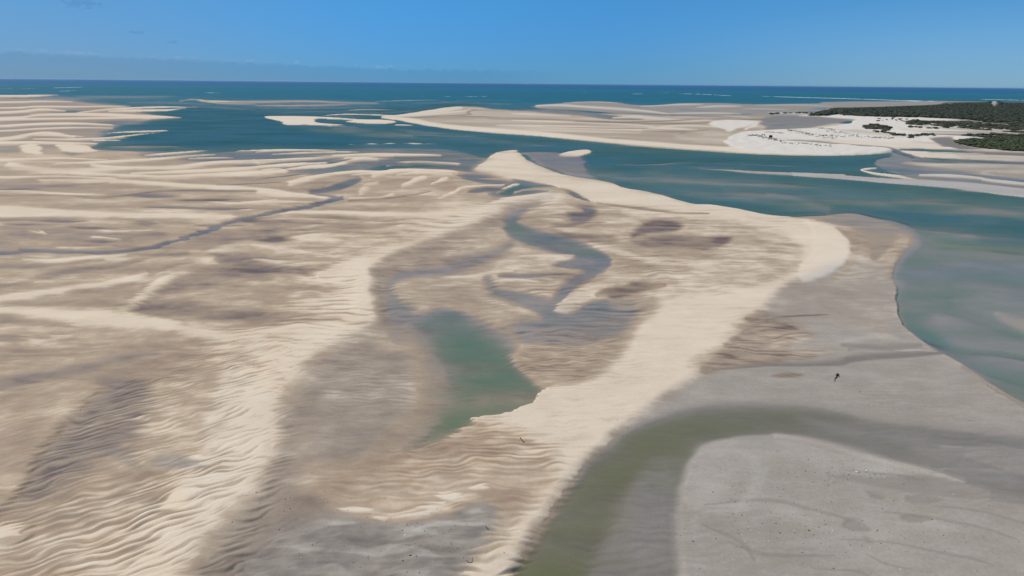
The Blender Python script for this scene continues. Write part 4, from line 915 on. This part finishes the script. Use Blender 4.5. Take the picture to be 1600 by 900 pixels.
tufts("dune_grass", [([(1168,214),(1180,212.5),(1192,216),(1205,218.5),(1222,222)], 150, .7), ([(1198,207.5),(1210,208.5),(1224,209.5)], 45, .3), ([(1232,205),(1250,208),(1270,212),(1300,214.5)], 150, 1.2),
                     ([(1280,201.5),(1304,203.5)], 50, .5), ([(1250,209),(1290,216),(1330,215),(1395,217)], 110, 1.0), ([(1190,212),(1196,213)], 12, .2), ([(1222,225),(1260,227),(1300,230)], 60, .7),
                     ([(1360,216.8),(1395,217.5)], 50, .3), ([(1290,206),(1320,209),(1340,214)], 60, 1.2)],
      "thin patches of creeping brown dune plants on the white sand spit", leaf_mat("dry_dune_plants", [(0, (.06, .05, .035)), (.5, (.12, .105, .07)), (1, (.20, .175, .12))]), 71, (.5, 1.3))

# ------------------------------------------------------------------ surf on the outer bars
k = N("sea_foam"); nz = k.noise(.03, 5, .7)
p = k.new('ShaderNodeBsdfPrincipled'); k.put(p.inputs['Base Color'], k.ramp(nz, [(.3, (.42, .52, .58)), (.6, (.66, .70, .72))])); p.inputs['Roughness'].default_value = .9
k.t.links.new(p.outputs[0], k.out.inputs[0]); FOAM = k.m
fv, ff_ = [], []
r = np.random.RandomState(3)
for pts, wd, hh, gap in (([(1060,146.3),(1100,147.5),(1145,150)], 56, 1.43, .1), ([(1186,150),(1205,151)], 40, 1.04, .3), ([(1205,151),(1260,152.6),(1330,154.5),(1400,157),(1440,158.6)], 72, 1.69, -.4), ([(1400,156.6),(1440,157.8),(1480,158.8)], 64, 1.56, .02),
                    ([(1030,144.6),(1046,145)], 40, 1.6, .5), ([(985,147),(1006,146.6)], 50, 1.4, .4), ([(910,144.6),(918,144.7)], 40, 1.6, .2), ([(82,137.4),(108,136.8),(131,136.3)], 60, 1.8, .3), ([(90,142.6),(105,142.2),(120,141.3)], 50, 1.2, .4),
                    ([(318,144.8),(332,145.2),(346,145)], 50, 1.6, .2), ([(1530,155.3),(1570,156),(1620,157.5),(1700,160)], 64, 1.43, .1), ([(0,138.6),(30,138.8),(60,138.2)], 40, .9, .5), ([(640,150),(720,151),(770,150.5)], 30, .8, .75)):
    q = catmull(pts, False, 8); gx, gy = unproject(q[:, 0], q[:, 1])
    n = max(8, int(np.hypot(np.diff(gx), np.diff(gy)).sum() / 18)); t = np.linspace(0, len(gx) - 1, n)
    X = np.interp(t, np.arange(len(gx)), gx); Y = np.interp(t, np.arange(len(gx)), gy)
    g = fbm(X / 70, Y / 70 + 3, 3); a = np.minimum(1, np.minimum(np.arange(n), n - 1 - np.arange(n)) / 6.0)
    w_ = wd * a * smooth(-.5 + gap, .2 + gap, g + .35) * r.uniform(.7, 1.2, n); h_ = hh * a * smooth(-.5 + gap, .1 + gap, g + .35) * r.uniform(.6, 1.2, n)
    b = len(fv)
    for i in range(n):
        for u, hz in ((-.5, 0), (-.2, .8), (.05, 1), (.5, 0)):
            fv.append((X[i], Y[i] + u * w_[i], -.05 + h_[i] * hz + .02))
    for i in range(n - 1):
        if w_[i] < 2 and w_[i + 1] < 2: continue
        for j in range(3): ff_.append((b + i * 4 + j, b + i * 4 + j + 1, b + i * 4 + 5 + j, b + i * 4 + 4 + j))
surf = mesh_obj("surf", fv, ff_, FOAM); surf["kind"] = "stuff"; tag(surf, "thin white lines of surf breaking on the outer bars", "surf")

# ------------------------------------------------------------------ shells and pebbles on the grey flats
def litter(name, label, mat, n, seed, size, areas):
    r = np.random.RandomState(seed); X = []; Y = []
    for (cx, cy, sx, sy, w) in areas:
        m = int(n * w); gx, gy = unproject(np.clip(r.normal(cx, sx, m), -60, 1700), np.clip(r.normal(cy, sy, m), 560, 960)); X.append(gx); Y.append(gy)
    X = np.concatenate(X); Y = np.concatenate(Y); Z = ground_z(X, Y)
    kk = Z > .03; X, Y, Z = X[kk], Y[kk], Z[kk]; n = len(X)
    s_ = size * r.lognormal(0, .45, n)
    OC = np.array([(1, 0, 0), (0, 1, 0), (-1, 0, 0), (0, -1, 0), (0, 0, .6), (0, 0, -.4)], float)
    OF = np.array([(0, 1, 4), (1, 2, 4), (2, 3, 4), (3, 0, 4), (1, 0, 5), (2, 1, 5), (3, 2, 5), (0, 3, 5)])
    a = r.uniform(0, 6.28, n); c_, s2 = np.cos(a), np.sin(a)
    v = OC[None] * (1 + r.uniform(-.35, .35, (n, 6, 1))) * s_[:, None, None]
    vx = v[..., 0] * c_[:, None] * 1.3 - v[..., 1] * s2[:, None]; vy = v[..., 0] * s2[:, None] * 1.3 + v[..., 1] * c_[:, None]
    vv = np.stack([vx + X[:, None], vy + Y[:, None], v[..., 2] + Z[:, None]], -1).reshape(-1, 3)
    ff = (OF[None] + (np.arange(n) * 6)[:, None, None]).reshape(-1, 3)
    o = bpy.data.objects.new(name, fast_mesh(name, vv, ff, mat)); COL.objects.link(o); o["kind"] = "stuff"; tag(o, label, "shells")
def plain(name, c0, c1):
    k = N(name); nz = k.noise(4, 3); p = k.new('ShaderNodeBsdfPrincipled'); k.put(p.inputs['Base Color'], k.ramp(nz, [(.3, c0), (.7, c1)])); p.inputs['Roughness'].default_value = .7
    k.t.links.new(p.outputs[0], k.out.inputs[0]); return k.m
AR = [(1350,742,50,7,.16), (1300,735,90,18,.08), (1250,820,60,25,.10), (1400,830,110,45,.14), (1160,800,18,40,.06), (620,850,90,30,.20), (470,800,50,50,.08), (1330,640,120,25,.06), (1060,780,8,60,.04), (1000,650,70,18,.04)]
litter("pebble_litter", "dark pebbles and weed scraps sprinkled over the grey flats", plain("dark_pebbles", (.03, .028, .024), (.10, .09, .075)), 1000, 4, .075, AR)
litter("shell_litter", "white shells sprinkled over the grey flats", plain("white_shells", (.45, .43, .40), (.75, .73, .70)), 500, 5, .07, AR)

# ------------------------------------------------------------------ driftwood
def skin_sticks(name, paths, mat, loc, rot, label):
    """bent tapering branches swept along their paths, all one piece of wood"""
    v, f = [], []
    rs = random.Random(hash(label) % 1000 if False else len(label))
    for pts, r0, r1 in paths:
        p = catmull(pts, False, 5); n = len(p); b = len(v)
        for i in range(n):
            d = p[min(i + 1, n - 1)] - p[max(i - 1, 0)]; d = Vector(d).normalized()
            u = d.cross(Vector((0.3, .2, 1))).normalized(); w = d.cross(u)
            q = (r0 + (r1 - r0) * i / (n - 1)) * rs.uniform(.85, 1.2)
            if i == n - 1: q *= .35
            for j in range(8):
                a = j * math.pi / 4; v.append(tuple(Vector(p[i]) + (u * math.cos(a) + w * math.sin(a)) * q * rs.uniform(.9, 1.1)))
        for i in range(n - 1):
            for j in range(8): f.append((b + i * 8 + j, b + i * 8 + (j + 1) % 8, b + (i + 1) * 8 + (j + 1) % 8, b + (i + 1) * 8 + j))
        f.append(tuple(b + j for j in range(7, -1, -1))); f.append(tuple(b + (n - 1) * 8 + j for j in range(8)))
    o = mesh_obj(name, v, f, mat, loc=loc); o.rotation_euler = rot; tag(o, label, "driftwood"); return o
def wpath(pts, base):
    """points given on the ground as seen, with a height each"""
    out = []
    for px, py, h in pts:
        x, y = ground(px, py, base[2] + h); out.append((x - base[0], y - base[1], h))
    return out
b = spot(1305.5, 592)
skin_sticks("driftwood", [(wpath([(1304.5,596,.05),(1304.3,592.5,.10),(1305.5,590.5,.15),(1307.3,588.7,.2),(1306.8,586.8,.25),(1308.5,585.2,.35)], b), .07, .16),
                          (wpath([(1307,585.8,.3),(1309,584.8,.45),(1311,586.2,.2)], b), .26, .2), (wpath([(1308.6,586.2,.3),(1309,584.2,.55),(1309.4,583.6,.6)], b), .3, .12)], DRIFT, b, (0, 0, 0),
            "crooked dark branch with a thick knob, alone on the grey flat")
b = spot(815, 686)
skin_sticks("driftwood", [(wpath([(812.7,683.7,.12),(814.5,686,.1),(816.3,688.3,.06),(817.8,691.2,.03)], b), .1, .04), (wpath([(816,687.8,.07),(818.5,689.8,.1),(820.5,691,.08)], b), .055, .03)], DRIFT, b, (0, 0, 0),
            "dark forked stick lying on brown rippled sand below the green pool")
b = spot(735, 877)
skin_sticks("driftwood", [(wpath([(729,875.5,.04),(731,877.5,.1),(734.5,879,.12),(737.5,878,.1),(738.5,874,.05),(738,870.5,.08)], b), .05, .03)], DRIFT, b, (0, 0, 0),
            "thin curled twig on grey ground near the bottom edge")
b = spot(762, 825)
skin_sticks("driftwood", [(wpath([(758,822,.05),(760.5,824.5,.12),(764.5,825.8,.08)], b), .07, .03), (wpath([(760.5,824.5,.1),(762,826.5,.05)], b), .04, .02)], DRIFT, b, (0, 0, 0),
            "short dark twig on pinkish wet sand just right of the white sand streak")

# ------------------------------------------------------------------ small dark hut on the spit
x, y, z = spot(1204, 216.5)
hut = empty("hut", (x, y, z), "small black square hut standing alone on the white sand spit", "hut")
DARKW = bark_mat("tarred_boards", (.010, .009, .008), (.035, .030, .026), 3)
def prism(lo, hi, z0, z1):
    return [(-lo, -lo * .8, z0), (lo, -lo * .8, z0), (lo, lo * .8, z0), (-lo, lo * .8, z0), (-hi, -hi * .8, z1), (hi, -hi * .8, z1), (hi, hi * .8, z1), (-hi, hi * .8, z1)]
PF = [(3, 2, 1, 0), (4, 5, 6, 7), (0, 1, 5, 4), (1, 2, 6, 5), (2, 3, 7, 6), (3, 0, 4, 7)]
mesh_obj("wall", prism(2.05, 1.75, -.5, 2.9), PF, DARKW, hut, False)
mesh_obj("roof", [(-2.1, -1.8, 2.9), (2.1, -1.8, 2.9), (2.1, 1.8, 2.9), (-2.1, 1.8, 2.9), (-1.7, 0, 3.5), (1.7, 0, 3.5)], [(3, 2, 1, 0), (0, 1, 5, 4), (2, 3, 4, 5), (1, 2, 5), (3, 0, 4)], DARKW, hut, False)
mesh_obj("door", [(-.5, -1.72, 0), (.4, -1.72, 0), (.4, -1.5, 2.0), (-.5, -1.5, 2.0), (-.5, -1.6, 0), (.4, -1.6, 0), (.4, -1.38, 2.0), (-.5, -1.38, 2.0)], [(0, 1, 2, 3), (7, 6, 5, 4), (0, 4, 5, 1), (1, 5, 6, 2), (2, 6, 7, 3), (3, 7, 4, 0)], plain("grey_door_boards", (.06, .055, .05), (.10, .09, .08)), hut, False)
mesh_obj("post", [(a * .12 - 2.4, b2 * .12 - 1.2, c2) for c2 in (-.4, 2.2) for a, b2 in ((-1, -1), (1, -1), (1, 1), (-1, 1))], PF, DARKW, hut, False)
hut.scale = (1.15, 1.15, 1.1)

# ------------------------------------------------------------------ thin sea air round the whole scene
hx, hy0, hy1, hz0, hz1 = 800000.0, -60000.0, 200000.0, -14.0, 110.0
hv = [(a, b, c) for c in (hz0, hz1) for a, b in ((-hx, hy0), (hx, hy0), (hx, hy1), (-hx, hy1))]
k = N("thin_sea_air")
vol = k.new('ShaderNodeVolumePrincipled'); vol.inputs['Color'].default_value = (.42, .74, 1.0, 1); vol.inputs['Density'].default_value = 5.0e-6; vol.inputs['Anisotropy'].default_value = .3
k.t.links.new(vol.outputs[0], k.out.inputs['Volume'])
hz = mesh_obj("haze", hv, [(3, 2, 1, 0), (4, 5, 6, 7), (0, 1, 5, 4), (1, 2, 6, 5), (2, 3, 7, 6), (3, 0, 4, 7)], k.m, None, False)
hz["kind"] = "stuff"
